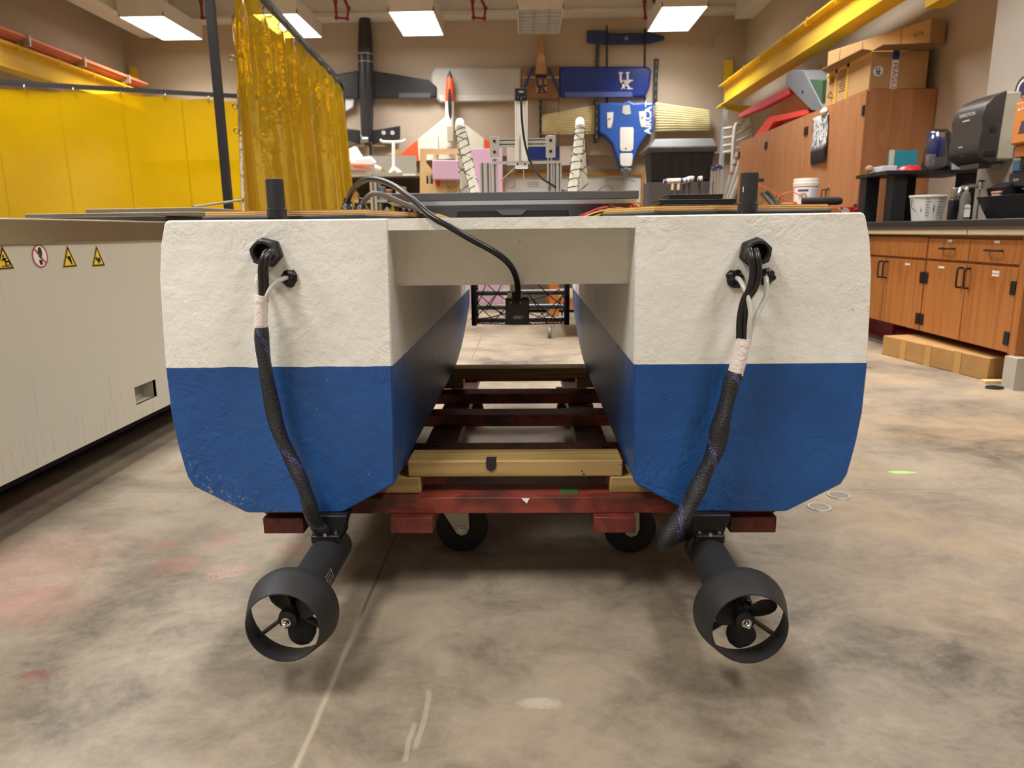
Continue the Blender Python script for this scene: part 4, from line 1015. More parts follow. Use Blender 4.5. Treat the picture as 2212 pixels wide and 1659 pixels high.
a = SZ(1904, 765, 0); b = SZ(2132, 823, 0)
dirv = (b-a).normalized(); side = V((-dirv.y, dirv.x, 0)); side = side if side.x > 0 else -side
o = MB().prism([a, b, b+side*.3, a+side*.3], (0, 0, .125)).top('cardboard_box', [mat('a57c46', .8, var=.1, vs=10)], 'long low cardboard box on the floor under the base cabinets', 'cardboard box', bevel=.005)
for u in (.2, .45, .72): 
    p = a.lerp(b, u) - side*.001; MB().prism([p, p+dirv*.05, p+dirv*.05+Z_*.125, p+Z_*.125], (-side.x*.0015, -side.y*.0015, 0)).build('packing_tape', mat('b98f50', .4), o, smooth=0)
MB().cyl((2.75, 4.6, .05), (2.75, 6.3, .05), .04, n=12).box((2.7, 5.3, 0), (2.8, 6.4, .145)).top('red_case', mat('8e2236', .4), 'dark red case lying on the floor under the far base cabinet', 'case')
c = SZ(2148, 839, 0); MB().tube([c + V((.04*math.cos(t), .025*math.sin(t), .006)) for t in [k*.3927 for k in range(16)]], .006, 6, closed=True).top('rubber_ring', M['rubber'], 'small black rubber ring on the floor near the counter leg', 'ring')
c = SZ(2140, 826, 0); MB().box((c.x-.06, c.y-.05, 0), (c.x+.08, c.y+.0, .018)).top('wood_block', M['ply'], 'small pale wood block on the floor between the box and the counter leg', 'wood')
for px, py, lab in ((1770, 1096, 'round metal floor cover nearer the boat hull'), (1812, 1071, 'round metal floor cover farther from the camera, by the boat hull')):
    c = SZ(px, py, 0); o = MB().lathe([(0, .003), (.026, .003), (.0265, 0)], c, Z_, 28).lathe([(.027, 0), (.027, .003), (.034, .003), (.036, 0)], c, Z_, 28, 1).top('floor_cover', [mat('7f7a70', .5, .4), mat('a79f8e', .5, .5)], lab, 'floor cover', 'round floor covers')

# things on the counter
ZC_ = .8555
bs = thing('counter_shelf', 'black wooden riser shelf standing on the worktop against the tall cabinet', 'shelf', (2.95, 5.65, ZC_))
MB().box((2.62, 5.45, 1.195), (3.3, 5.95, 1.221)).build('shelf_top', [mat('1c1b1b', .5)], bs, smooth=0)
for x, y in ((2.69, 5.48), (2.64, 5.80), (2.92, 5.80), (3.2, 5.48)): MB().box((x, y, ZC_), (x+.10, y+.11, 1.195)).build('leg', mat('1a1a1c', .5), bs, smooth=0)
def cup_stack(px, pyb, pyt, y, lab):
    b, t = S(px, pyb, y), S(px, pyt, y); z0 = 1.2215; h = t.z - z0; r = .042
    o = thing('cup_stack', lab, 'paper cups', (b.x, y, z0), 'stacks of paper cups')
    q = MB()
    n = int(h*.45/.011)
    for k in range(n): q.lathe([(.046, k*.011), (.0475, k*.011+.004), (.045, k*.011+.0105)], (b.x, y, z0), Z_, 20)
    q.build('cup_rims', mat('b9bfd0', .5), o); zz = n*.011
    MB().lathe([(.045, zz), (.033, h), (0, h)], (b.x, y, z0), Z_, 20).build('top_cup', mat('22348c', .45), o)
    return o
cs = cup_stack(2007, 367, 285, 5.62, 'tallest stack of blue paper cups, in clear plastic, on the black shelf')
cup_stack(2030, 367, 296, 5.58, 'white wrapped middle stack of blue paper cups on the black shelf')
cup_stack(2055, 367, 300, 5.66, 'stack of blue paper cups closest to the towel dispenser')
c = S(2020, 330, 5.6)
ft = NT('film'); ft.set(ft.out.inputs[0], ft.n('MixShader', {0: ft.math('MULTIPLY', ft.n('Fresnel', {0: 1.5}).outputs[0], 1.6, clamp=True), 1: ft.n('BsdfTransparent', {0: (.95, .96, .98, 1)}), 2: ft.n('BsdfGlossy', {0: (1, 1, 1, 1), 'Roughness': .12})})); film = ft.m
rs = []
for i, (h, s) in enumerate(((0, 1.), (.04, 1.05), (.12, 1.0), (.2, .9), (.27, .75), (.3, .5))):
    rs.append([V((c.x+.02 + .1*s*math.cos(a)*(1+.12*mnoise.noise(V((a*2, h*9, 1)))), 5.6 + .075*s*math.sin(a)*(1+.1*mnoise.noise(V((a*2, h*9, 5)))), 1.222+h)) for a in [k*.2618 for k in range(24)]])
MB().rings(rs, False).build('plastic_sleeve', film, cs, smooth=25, solid=.001)
a = S(1937, 350, 5.75); 
MB().box((a.x, 5.86, 1.2215), (a.x+.21, 5.89, 1.40)).box((a.x-.005, 5.855, 1.2215), (a.x+.03, 5.862, 1.405), 1).top('picture_card', [mat('2f8ea0', .5), mat('cfc3ae', .5)], 'teal and beige card standing at the back of the black shelf', 'card')
a = S(1975, 366, 5.5)
MB().lathe([(.0, .042), (.05, .038), (.075, .02), (.087, .0), (.08, 0)], (a.x-.01, 5.5+.05, 1.2215), Z_, 28).top('red_disc', mat('b8202c', .35), 'shallow red plastic disc lying on the front of the black shelf', 'disc')
a = S(1925, 362, 5.6); MB().box((a.x-.09, 5.55, 1.2215), (a.x+.02, 5.75, 1.262)).top('note_pad', [mat('c9c6cc', .7)], 'pale pad lying at the corner of the black shelf', 'pad', bevel=.004)
MB().ball((a.x-.125, 5.68, 1.25), .028, sc=(1, 1.2, 1)).top('cloth_ball', mat('a8856a', .9), 'brown rag beside the pale pad on the black shelf', 'rag')
def bucket(c, r0, r1, h, lab, m, handle=True):
    o = thing('plastic_bucket', lab, 'bucket', tuple(c))
    MB().lathe([(0, 0), (r0, 0), (r1, h-.012), (r1+.006, h-.012), (r1+.006, h), (r1-.003, h), (r0-.003, .006), (0, .006)], c, Z_, 32).build('tub', m, o)
    return o
c = S(2001, 470, 4.9); c.z = ZC_; bk = bucket(c, .085, .108, .165, 'white measuring bucket with printed scales on the black worktop', mat('d6d6d2', .4))
q = MB()
for off, wd in ((-.5, .03), (.28, .045)):
    for k in range(7):
        a = -math.pi/2 + off; z = .035 + k*.017; r = .0855 + .02*z/.15 + .0022; p = c + V((r*math.cos(a), r*math.sin(a), z)); tg = V((-math.sin(a), math.cos(a), 0))
        q.prism([p - tg*wd*.4, p + tg*wd*(.5 if k % 2 else .3), p + tg*wd*(.5 if k % 2 else .3) + Z_*.003, p - tg*wd*.4 + Z_*.003], (0, -.0005, 0))
    p = c + V(((.094)*math.cos(-math.pi/2+off-.4), .098*math.sin(-math.pi/2+off-.4), .06)); q.box(p - V((.002, .002, 0)), p + V((.003, 0, .05)))
q.build('scale_marks', M['black'], bk, smooth=0)
MB().tube(cr([c + V((-.108, 0, .14)), c + V((-.125, -.04, .09)), c + V((-.11, -.07, .06))], 5), .003, 6).build('handle', M['black'], bk)
def dish_bottle(px, py, y, lab, liquid, h):
    c = S(px, py, y); c.z = ZC_; o = thing('soap_bottle', lab, 'bottle', tuple(c), 'soap bottles by the sink')
    MB().lathe([(0, 0), (.03, 0), (.034, .01), (.03, h*.35), (.032, h*.62), (.022, h*.82), (.011, h*.86), (.011, h*.9)], c, Z_, 24).build('bottle_body', liquid, o)
    MB().lathe([(.013, h*.9), (.013, h*.95), (.007, h*.96), (.006, h), (0, h)], c, Z_, 18).build('cap', mat('cfcab8', .4), o)
    MB().prism([c + V((-.019, -.0345, .02)), c + V((.019, -.0345, .02)), c + V((.019, -.0345, .09)), c + V((0, -.0345, .1)), c + V((-.019, -.0345, .09))], (0, -.001, 0)).build('paper_label', M['white'], o, smooth=0)
    MB().text('DAWN', .013, c + V((0, -.0362, .075)), X_, Z_, .0006).build('lettering', M['navy'], o, smooth=0)
    return o
dish_bottle(2080, 475, 4.75, 'clear dish soap bottle with a white label in front of the tap', mat('a4a89e', .12, var=0, trans=.75), .21)
c = S(2058, 470, 4.95); c.z = ZC_
o = MB().box((c.x-.03, c.y-.025, c.z), (c.x+.03, c.y+.025, c.z+.14)).top('dark_bottle', [mat('22232c', .3)], 'dark square bottle with a clear top behind the dish soap', 'bottle', bevel=.008)
MB().box((c.x-.027, c.y-.022, c.z+.141), (c.x+.027, c.y+.022, c.z+.215)).build('clear_top', mat('b0a898', .2, var=0, trans=.7), o, bevel=.012)
fc = S(2118, 400, 4.95)
tp = thing('tap', 'chrome gooseneck tap standing on the worktop under the towel dispenser', 'tap', (fc.x, 4.95, ZC_))
MB().cyl((fc.x, 4.95, ZC_), (fc.x, 4.95, fc.z-.02), .006, n=10).build('stem', M['steel'], tp)
MB().cyl((fc.x, 4.95, fc.z-.025), (fc.x, 4.95, fc.z+.02), .02, n=14).box((fc.x-.02, 4.94, fc.z+.02), (fc.x+.02, 4.96, fc.z+.032)).build('valve', M['chrome'], tp)
MB().tube(cr(P3([(2116, 402, 4.95), (2095, 401, 4.93), (2080, 404, 4.9), (2072, 416, 4.88), (2071, 428, 4.88)]), 6), .013, 14).build('spout', M['chrome'], tp)
dr = S(2105, 468, 4.3)
x0 = S(2106, 440, 4.66).x
DT = thing('dish_rack', 'black plastic dish tray on the worktop below the soap dispenser', 'dish tray', (x0+.3, 4.4, ZC_))
MB().rings([[(x0+.06, 4.2, ZC_), (3.12, 4.2, ZC_), (3.12, 4.62, ZC_), (x0+.06, 4.62, ZC_)], [(x0, 4.16, ZC_+.14), (3.14, 4.16, ZC_+.14), (3.14, 4.66, ZC_+.14), (x0, 4.66, ZC_+.14)], [(x0+.015, 4.175, ZC_+.14), (3.13, 4.175, ZC_+.14), (3.13, 4.645, ZC_+.14), (x0+.015, 4.645, ZC_+.14)], [(x0+.07, 4.21, ZC_+.01), (3.11, 4.21, ZC_+.01), (3.11, 4.61, ZC_+.01), (x0+.07, 4.61, ZC_+.01)]]).build('tray', mat('161617', .4), DT, smooth=0, bevel=.004)
q = MB()
for k in range(5): q.box((x0+.08+.12*k, 4.157, ZC_+.05), (x0+.11+.12*k, 4.16, ZC_+.056))
q.build('vent_slots', mat('b8ae90', .4), DT, smooth=0)
xb = S(2128, 425, 4.86).x - .1
MB().rings([[(xb+.16, 4.68, ZC_+.02), (3.1, 4.68, ZC_+.02), (3.1, 4.84, ZC_+.02), (xb+.16, 4.84, ZC_+.02)], [(xb+.10, 4.67, ZC_+.2), (3.12, 4.67, ZC_+.17), (3.12, 4.86, ZC_+.17), (xb+.10, 4.86, ZC_+.2)], [(xb+.18, 4.69, ZC_+.235), (3.1, 4.69, ZC_+.19), (3.1, 4.84, ZC_+.19), (xb+.18, 4.84, ZC_+.235)]]).top('black_basket', [mat('1d1c1d', .5)], 'black basket standing behind the dish tray', 'basket')
for k, px in enumerate((2158, 2174)):
    c = S(px, 414, 4.76); o = MB().box((c.x-.028, 4.71, c.z-.035), (c.x+.022, 4.79, c.z-.012)).top('dish_sponge', [mat('9c968a', .9), ], 'grey and pink sponge on the black basket, ' + ('closer to the tap' if k == 0 else 'closer to the orange box'), 'sponge', 'sponges on the basket', bevel=.004)
    MB().box((c.x-.03, 4.705, c.z-.0115), (c.x+.024, 4.795, c.z+.002)).build('pink_pad', mat('c88074', .9), o, bevel=.004)
# towel dispenser
td = thing('towel_dispenser', 'dark grey paper towel dispenser on the grey wall column', 'towel dispenser', (3.05, 5.05, 1.24))
y0_, y1_ = 4.87, 5.2
pr = [(3.149, 1.24), (2.99, 1.215), (2.93, 1.25), (2.905, 1.30), (2.905, 1.36), (2.918, 1.42), (2.905, 1.50), (2.925, 1.57), (2.97, 1.625), (3.04, 1.655), (3.149, 1.66)]
MB().prism([(x, y0_, z) for x, z in pr if x < 3.06] + [(3.05, y0_, 1.66), (3.05, y0_, 1.22)][0:1] + [(3.035, y0_, 1.225)], (0, y1_-y0_, 0)).build('cover', mat('3b3836', .3), td, bevel=.02, seg=3)
MB().box((3.03, y0_+.006, 1.235), (3.149, y1_-.006, 1.652)).build('back_case', mat('b3ab98', .5), td, bevel=.012)
MB().box((2.94, y0_-.004, 1.26), (3.02, y0_+.01, 1.30)).build('lever', mat('2a2827', .4), td, bevel=.004)
MB().cyl((2.985, y0_-.006, 1.43), (2.985, y0_+.01, 1.43), .02, n=16).build('lock_button', mat('2a2827', .4), td)
MB().box((2.96, y0_+.06, 1.19), (3.03, y1_-.06, 1.224)).build('towel_slot', mat('554f48', .5), td, bevel=.004)
MB().text('ENMOTION', .032, (2.907, 5.03, 1.535), -Y_, (-.25, 0, .97), .001).build('lettering', M['white'], td, smooth=0)
for tx, sz, yy, zz in (('automatic', .02, 5.03, 1.50), ('Georgia', .014, 5.06, 1.335), ('- - -', .014, 5.03, 1.275)): MB().text(tx, sz, (2.9035, yy, zz), -Y_, Z_, .001).build('small_print', M['white'], td, smooth=0)
c = S(2100, 358, 5.0); MB().cyl((3.15, 5.0, c.z), (3.08, 5.0, c.z), .02, n=14).top('metal_stub', M['zinc'], 'small metal knob on the wall column under the towel dispenser', 'knob')
# soap dispenser, sign, orange box, round sticker
sp = S(2180, 400, 4.6)
sd = thing('soap_dispenser', 'dark wall soap dispenser with a blue clear window below the green sign', 'soap dispenser', (3.1, 4.62, 1.0))
zs = [S(2170, y, 4.6).z for y in (322, 370, 405)]
MB().box((3.04, 4.5, zs[2]), (3.149, 4.74, zs[1])).build('pump_cover', mat('2f3034', .35), sd, bevel=.012)
MB().box((3.05, 4.505, zs[1]), (3.149, 4.735, zs[0])).build('window', mat('5d84a6', .15, var=.1, trans=.3), sd, bevel=.01)
MB().box((3.035, 4.6, zs[1]+.01), (3.05, 4.64, zs[0]-.01)).build('center_strip', mat('2a2b30', .3), sd, bevel=.004)
MB().text('Purell', .03, (3.0485, 4.69, zs[0]-.05), -Y_, Z_, .001).text('SOAP', .02, (3.0385, 4.66, (zs[1]+zs[2])/2), -Y_, Z_, .001).build('lettering', M['white'], sd, smooth=0)
sg = [SX(x, y, 3.146) for x, y in ((2180, 235), (2205, 229), (2205, 330), (2176, 333))]
yA, yB, zA, zB = 4.62, 4.86, 1.30, 1.62
zA, zB = SX(2190, 330, 3.146).z, SX(2190, 232, 3.146).z; yB = SX(2180, 280, 3.146).y; yA = yB-.26
sn = MB().box((3.144, yA, zA), (3.149, yB, zB)).top('safety_sign', [mat('cfd4cc', .5)], 'green and white emergency eye wash sign on the grey wall column', 'sign')
h = zB-zA
MB().box((3.1425, yA+.006, zB-h*.27), (3.1437, yB-.012, zB-.012)).box((3.1425, yA+.006, zA+h*.16), (3.1437, yB-.012, zA+h*.3)).box((3.1425, yA+.006, zA+.006), (3.1437, yB-.012, zA+h*.13)).build('green_band', mat('1f6a44', .5, var=0), sn, smooth=0)
MB().text('Emergency', .036, (3.142, (yA+yB)/2-.01, zB-h*.10), -Y_, Z_, .0008).text('Eye Wash', .036, (3.142, (yA+yB)/2+.005, zB-h*.2), -Y_, Z_, .0008).build('lettering', M['white'], sn, smooth=0)
cc = SX(2212, 193, 3.146)
st = MB().cyl((3.149, cc.y, cc.z), (3.146, cc.y, cc.z), .085, n=32).top('round_sticker', M['white'], 'round white sticker with a dark ring on the grey column at the picture edge', 'sticker')
MB().tube([V((3.1455, cc.y+.078*math.cos(t), cc.z+.078*math.sin(t))) for t in [k*.19635 for k in range(32)]], .006, 6, closed=True).cyl((3.146, cc.y, cc.z), (3.144, cc.y, cc.z), .05, n=20).build('ring', mat('3a2f5a', .5), st)
OX = 2.96; oy = SX(2191, 280, OX).y; zo = [SX(2200, y, OX).z for y in (340, 312, 234, 222)]
ob = MB().box((OX+.01, oy-.3, zo[0]), (3.149, oy-.01, zo[3]+.04)).top('orange_box', [mat('a8622c', .6)], 'orange wall-mounted wipes box at the edge of the picture', 'box', bevel=.006)
MB().box((OX-.012, oy-.3, zo[1]), (OX+.012, oy+.004, zo[3])).build('orange_cover', mat('d08440', .5), ob, bevel=.012)
MB().text('WARNING', .022, (OX-.0135, oy-.11, zo[2]-.012), -Y_, Z_, .0008).prism([(OX-.0135, oy-.03, zo[2]-.02), (OX-.0135, oy-.052, zo[2]-.02), (OX-.0135, oy-.041, zo[2]-.002)], (-.0006, 0, 0)).build('lettering', M['white'], ob, smooth=0)
MB().prism([(OX-.0135, oy-.06, zo[1]+.06), (OX-.0135, oy-.14, zo[1]+.06), (OX-.0135, oy-.13, zo[1]+.13), (OX-.0135, oy-.08, zo[1]+.13)], (-.0006, 0, 0)).build('glove_picture', mat('4a4250', .5), ob, smooth=0)
# ================================================================== BACK WALL
YW = 12.3
GA = 'model aircraft on the back wall'
def wp(pts, y, th, q=None, m=0): return (q or MB()).prism([S(px, py, y) for px, py in pts], (0, th, 0), m)
def at(px, py): p = S(px, py, YW); return (p.x, YW, p.z)
# black aircraft, nose down
bw = mat('2a2b2e', .32, var=.05)
A = thing('black_model_aircraft', 'black model aircraft hanging nose down on the wall beside the folded curtain', 'model aircraft', at(789, 345), GA)
fus = [(36, 12), (50, 14), (75, 16), (105, 17.3), (137, 17.5), (200, 17), (262, 15), (290, 14), (304, 11), (313, 7)]
MB().tube([S(788 + (py-36)*.02, py, 12.12) for py, _ in fus], [(w_*.0072, w_*.0068) for _, w_ in fus], 20, flat=X_).build('fuselage', bw, A, smooth=50)
wr = [(803, 152), (925, 172), (943, 187), (943, 210), (803, 212)]
wp(wr, 12.16, .07).build('wing', bw, A, bevel=.02); wp([(1578-x, y) for x, y in wr], 12.16, .07).build('wing', bw, A, bevel=.02)
wp([(862, 201), (930, 201), (930, 211), (862, 211)], 12.155, .02).build('flap', mat('4c4d50', .4), A, bevel=.003)
tr_ = [(803, 281), (826, 278), (864, 271), (864, 300), (820, 306), (803, 312)]
for tl in (tr_, [(1580-x, y) for x, y in tr_]): wp(tl, 12.14, .05).build('tailplane', bw, A, bevel=.012)
q = MB()
for px in (829, 848): p = S(px, 287, 12.138); q.cyl(p, p-Y_*.012, .035, n=12)
q.build('servo', mat('b8b4aa', .4), A)
for py in (118, 135):
    p = S(789, py, 12.12); MB().tube([p + X_*.128*math.cos(t) + Y_*.125*math.sin(t) for t in [k*.3142 for k in range(20)]], .008, 6, closed=True).build('strap', M['zinc'], A)
p = S(790, 302, 12.02); MB().cyl(p+X_*-.05, p+X_*.05, .05, n=14).box(p-V((.08, .02, .05)), p+V((-.04, .03, .06))).build('motor', M['steel'], A, bevel=.004)
wp([(770, 314), (832, 313.5), (832, 316), (770, 317)], 12.1, .01).build('propeller', mat('8a6a48', .5), A, smooth=0)
MB().cyl(S(800, 312, 12.1), S(801, 335, 12.1), .022, n=12).build('spinner_shaft', M['black'], A)
# pale wing half beside it
MB().prism([S(px, py, 12.2) for px, py in ((690, 232), (740, 212), (760, 210), (767, 201), (763, 232), (748, 240), (700, 262))], (0, .06, 0)).top('white_wing', mat('c9ccd2', .4), 'pale grey wing half with a pointed tip peeking out beside the folded curtain', 'model wing', GA, bevel=.015)
# silver wing
SW = wp([(942, 145), (1126, 145), (1126, 205), (1128, 218), (950, 222), (941, 212), (932, 190), (930, 165), (934, 150)], 12.2, .08).top('silver_wing', mat('b9b4ac', .35, var=.05, vs=3), 'long silver grey wing mounted flat on the wall behind the orange nosed glider', 'model wing', GA, bevel=.03)
wp([(948, 206), (1126, 205), (1128, 216), (952, 219)], 12.19, .012).build('aileron', mat('c9c5bc', .35), SW, bevel=.003)
# delta glider
A = thing('delta_glider', 'cream and orange delta wing glider standing nose up against the wall', 'model aircraft', at(972, 345), GA)
cm = mat('d8d2c0', .5)
wp([(972, 250), (983, 252), (1046, 299), (1046, 340), (904, 348), (902, 301), (960, 254)], 12.13, .03).build('wing', cm, A, bevel=.01)
wp([(902, 301), (904, 348), (868, 357), (867, 330)], 12.128, .032).build('wing_tip', M['orange'], A, bevel=.008, label='orange wing tip')
wp([(1046, 299), (1060, 307), (1082, 333), (1084, 352), (1046, 342)], 12.128, .032).build('wing_tip', M['orange'], A, bevel=.008, label='orange wing tip')
fz = [(153, 1), (160, 4), (168, 6.5), (190, 8.5), (220, 9.5), (260, 10), (290, 9.5), (312, 8.5), (319, 6)]
fb = MB(); F2 = MB().tube([S(971.5, py, 12.06) for py, _ in fz], [w_*.0075 for _, w_ in fz], 18, fm=lambda i, j: 1 if i < 2 else (2 if i < 4 else 0)).build('fuselage', [M['white'], mat('26382f', .4), M['orange']], A, smooth=50)
p = S(971.5, 225, 11.995); MB().ball(p, .04, sc=(.85, .5, 6.3)).build('canopy', mat('35322e', .12, var=.4, vs=25), A, smooth=60)
for px in (943, 1006): wp([(px-2.5, 290), (px+2.5, 290), (px+2.5, 334), (px-2.5, 334)], 12.08, .05).build('fin', M['white'], A, smooth=0)
p = S(972, 290, 12.1); MB().cyl(p, (p.x, 12.3, p.z), .03, n=10).build('wall_peg', M['black'], A)
wp([(965, 273), (979, 273), (978, 305), (966, 305)], 11.985, .01).build('hatch', mat('a7a083', .5), A, smooth=0)
# brown aircraft
A = thing('brown_model_aircraft', 'brown cardboard coloured model aircraft with dark blue struts, hanging under the unlit light', 'model aircraft', at(1168, 215), GA)
bm = mat('8e6a48', .6, var=.05); bl = mat('b08a5c', .6)
wp([(1127, 143), (1208, 143), (1208, 215), (1127, 213)], 12.21, .07).build('wing', bm, A, bevel=.02)
wp([(1127, 165), (1208, 165), (1208, 169), (1127, 169)], 12.205, .01).build('spar', mat('c8b08a', .6), A, smooth=0)
wp([(1164, 78), (1174, 78), (1181, 150), (1181, 168), (1157, 168), (1157, 150)], 12.10, .10).build('fuselage', bl, A, bevel=.015)
wp([(1163, 117), (1176, 117), (1178, 135), (1161, 135)], 12.095, .01).build('hatch', mat('c4a070', .6), A, smooth=0)
wp([(1157, 160), (1181, 160), (1181, 168), (1157, 168)], 12.09, .02).build('wing_band', M['black'], A, smooth=0)
wp([(1157, 171), (1182, 171), (1182, 200), (1157, 200)], 12.203, .01).build('logo_plate', bl, A, smooth=0)
q = MB(); UK(q, S(1169, 184.5, 12.202), .22, X_, Z_, .002); q.build('emblem', mat('2a3a6a', .5), A, smooth=0)
for a_, b_ in (((1151, 146), (1133, 190)), ((1186, 147), (1206, 196))): MB().bar(S(*a_, 12.15), S(*b_, 12.15), .04, .03, Y_).build('strut', M['navy'], A, smooth=0)
for a_, b_ in (((1165, 74), (1166, 82)), ((1173, 74), (1172, 82))): MB().cyl(S(*a_, 12.15), S(*b_, 12.15), .01, n=8).build('pin', M['steel'], A)
# blue wing
BW = wp([(1209, 143), (1400, 143), (1408, 150), (1404, 188), (1393, 209), (1209, 210)], 12.2, .09).top('blue_wing', mat('1d3687', .25, var=.12, vs=3), 'glossy dark blue wing with white letters, above the blue and cream aircraft', 'model wing', GA, bevel=.035, seg=3)
wp([(1220, 199), (1365, 198), (1366, 209), (1222, 210)], 12.195, .01).build('flap', mat('5566ac', .35), BW, smooth=0)
wp([(1366, 160), (1368, 160), (1368, 209), (1366, 209)], 12.196, .006).build('panel_line', mat('142660', .4), BW, smooth=0)
q = MB(); UK(q, S(1350.5, 174.5, 12.197), .26, X_, Z_, .003); q.build('emblem', M['white'], BW, smooth=0)
# blue tailplane
TP = wp([(1268, 65), (1310, 65), (1318, 73), (1390, 73), (1396, 66), (1436, 78), (1436, 86), (1400, 94), (1310, 96), (1268, 92)], 12.2, .06).top('blue_tailplane', mat('24386e', .45, var=.08, vs=4), 'long dark blue tailplane high on the wall beside a lit ceiling light', 'model wing', GA, bevel=.015)
p = S(1353, 83, 12.2); MB().cyl(p, p-Y_*.01, .03, n=12).build('round_label', mat('8c98a0', .5), TP)
wp([(1318, 66), (1390, 66), (1390, 71), (1318, 72)], 12.25, .03).build('rear_edge', mat('8c8e98', .5), TP, smooth=0)
# blue and cream aircraft
A = thing('blue_cream_aircraft', 'blue model aircraft with ribbed cream wings and white lettering, nose down above the whiteboard', 'model aircraft', at(1354, 380), GA)
blu = mat('2a56a8', .4, var=.12, vs=3)
bp_ = [(1293, 224), (1318, 221), (1348, 222), (1358, 215), (1368, 222), (1412, 219), (1412, 284), (1396, 295), (1380, 318), (1370, 345), (1363, 364), (1340, 364), (1333, 343), (1322, 310), (1306, 293), (1293, 288)]
wp(bp_, 12.08, .2).build('body', blu, A, bevel=.03, seg=3)
crm = mat('d9cd9c', .55)
def ribw(p00, p10, p11, p01):
    a_, b_, c_, d_ = [S(x, y, 12.15) for x, y in (p00, p10, p11, p01)]
    def f(u, v):
        p = (a_*(1-u)+b_*u)*(1-v) + (d_*(1-u)+c_*u)*v
        return p + Y_*(-.05*math.sin(math.pi*min(max(v, .02), .98))**.6 + .010*math.sin(v*2*math.pi*11 + .5*math.sin(u*5)))
    return sheet(f, 16, 88)
ribw((1171, 249), (1291, 227), (1291, 289), (1170, 290)).build('wing', crm, A, smooth=60, solid=.02)
ribw((1415, 222), (1534, 239), (1535, 281), (1415, 284)).build('wing', crm, A, smooth=60, solid=.02)
wm = mat('e4e0d6', .4)
for pl in ([(1311, 243), (1325, 242), (1324, 262), (1320, 277), (1312, 277)], [(1380, 241), (1395, 240), (1394, 274), (1385, 275), (1382, 262)], [(1341, 275), (1367, 275), (1369, 280), (1368, 322), (1363, 327), (1343, 327), (1339, 322), (1339, 280)], [(1341, 331), (1365, 331), (1367, 335), (1365, 357), (1361, 359), (1344, 359), (1340, 355), (1339, 335)]):
    o = wp(pl, 12.07, .02).build('panel', wm, A, bevel=.006); o['label'] = 'white panel'
for px, py in ((1316, 257), (1387, 254), (1352, 321)): p = S(px, py, 12.069); MB().cyl(p, p-Y_*.006, .014, n=8).build('screw', mat('5a5040', .5), A)
wp([(1346, 228), (1360, 226), (1363, 246), (1352, 248), (1344, 244)], 12.074, .01).build('decal', mat('b8bcae', .5), A, smooth=0)
p = S(1351, 370, 12.12); MB().cyl(p+Z_*.05, p-Z_*.08, .07, .05, 14).box(p+V((-.08, -.05, -.02)), p+V((.09, .03, .04))).build('motor', mat('8c8c88', .4, .7), A, bevel=.006)
MB().text('AIRCAT', .142, S(1400.5, 254, 12.0775), Z_, -X_, .004, bold=.004).build('lettering', M['white'], A, smooth=0)
# rails, rods
def rail_bar(px0, px1, y0, y1, lab, yy=12.24):
    a, b = S(px0, y0, yy), S(px1, y1, yy); q = MB().box((a.x, yy, b.z), (b.x, YW-.004, a.z)); o = q.top('slotted_rail', M['black'], lab, 'wall rail', 'black slotted wall rails', smooth=0)
    n = 5
    for k in range(n):
        z = b.z + (a.z-b.z)*(k+.5)/n; MB().box(((a.x+b.x)/2-.008, yy-.003, z-.02), ((a.x+b.x)/2+.008, yy, z+.02)).build('slot', M['grey'], o, smooth=0)
rail_bar(1288, 1294, 95, 141, 'short black slotted rail between the blue tailplane and the blue wing')
rail_bar(1414, 1420, 127, 218, 'tall black slotted rail beside the tip of the blue wing')
rail_bar(1165, 1170, 216, 297, 'black slotted rail at the outer end of the cream wing, behind the white mast', 12.1)
rail_bar(1286, 1292, 213, 305, 'black slotted rail where the cream wing meets the blue body', 12.03)
for px, y0, y1, lab in ((1311, 55, 232, 'thin black rod from the tailplane to the body, farther from the lit ceiling light'), (1393, 62, 228, 'thin black rod from the tailplane to the body, under the lit ceiling light')):
    MB().tube([S(px, y0, 12.18), S(px, 98, 12.18), S(px, 130, 12.287), S(px, y1, 12.287)], .014, 8).top('hanging_rod', M['black'], lab, 'rod', 'black rods at the blue aircraft')
MB().tube([S(1207, 195, 12.12), S(1206.5, 320, 12.12)], .006, 6).top('thin_string', M['black'], 'thin black cord hanging from the blue strut of the brown aircraft', 'cord')
wp([(1140, 317), (1207, 315), (1207, 344), (1140, 345)], 12.25, .045).top('blue_board', M['navy'], 'dark blue panel on the wall behind the white mast', 'panel', smooth=0)
wp([(1095, 318), (1139, 318), (1139, 357), (1095, 357)], 12.26, .035).top('foam_board', mat('ddd6cc', .7), 'pale foam board on the wall next to the pink sheet', 'foam board', 'pale boards on the wall', smooth=0)
wp([(1209, 316), (1262, 314), (1262, 355), (1209, 357)], 12.26, .035).top('foam_board', mat('d9d0c4', .7), 'pale foam board on the wall behind the netted pipe near the whiteboard', 'foam board', 'pale boards on the wall', smooth=0)
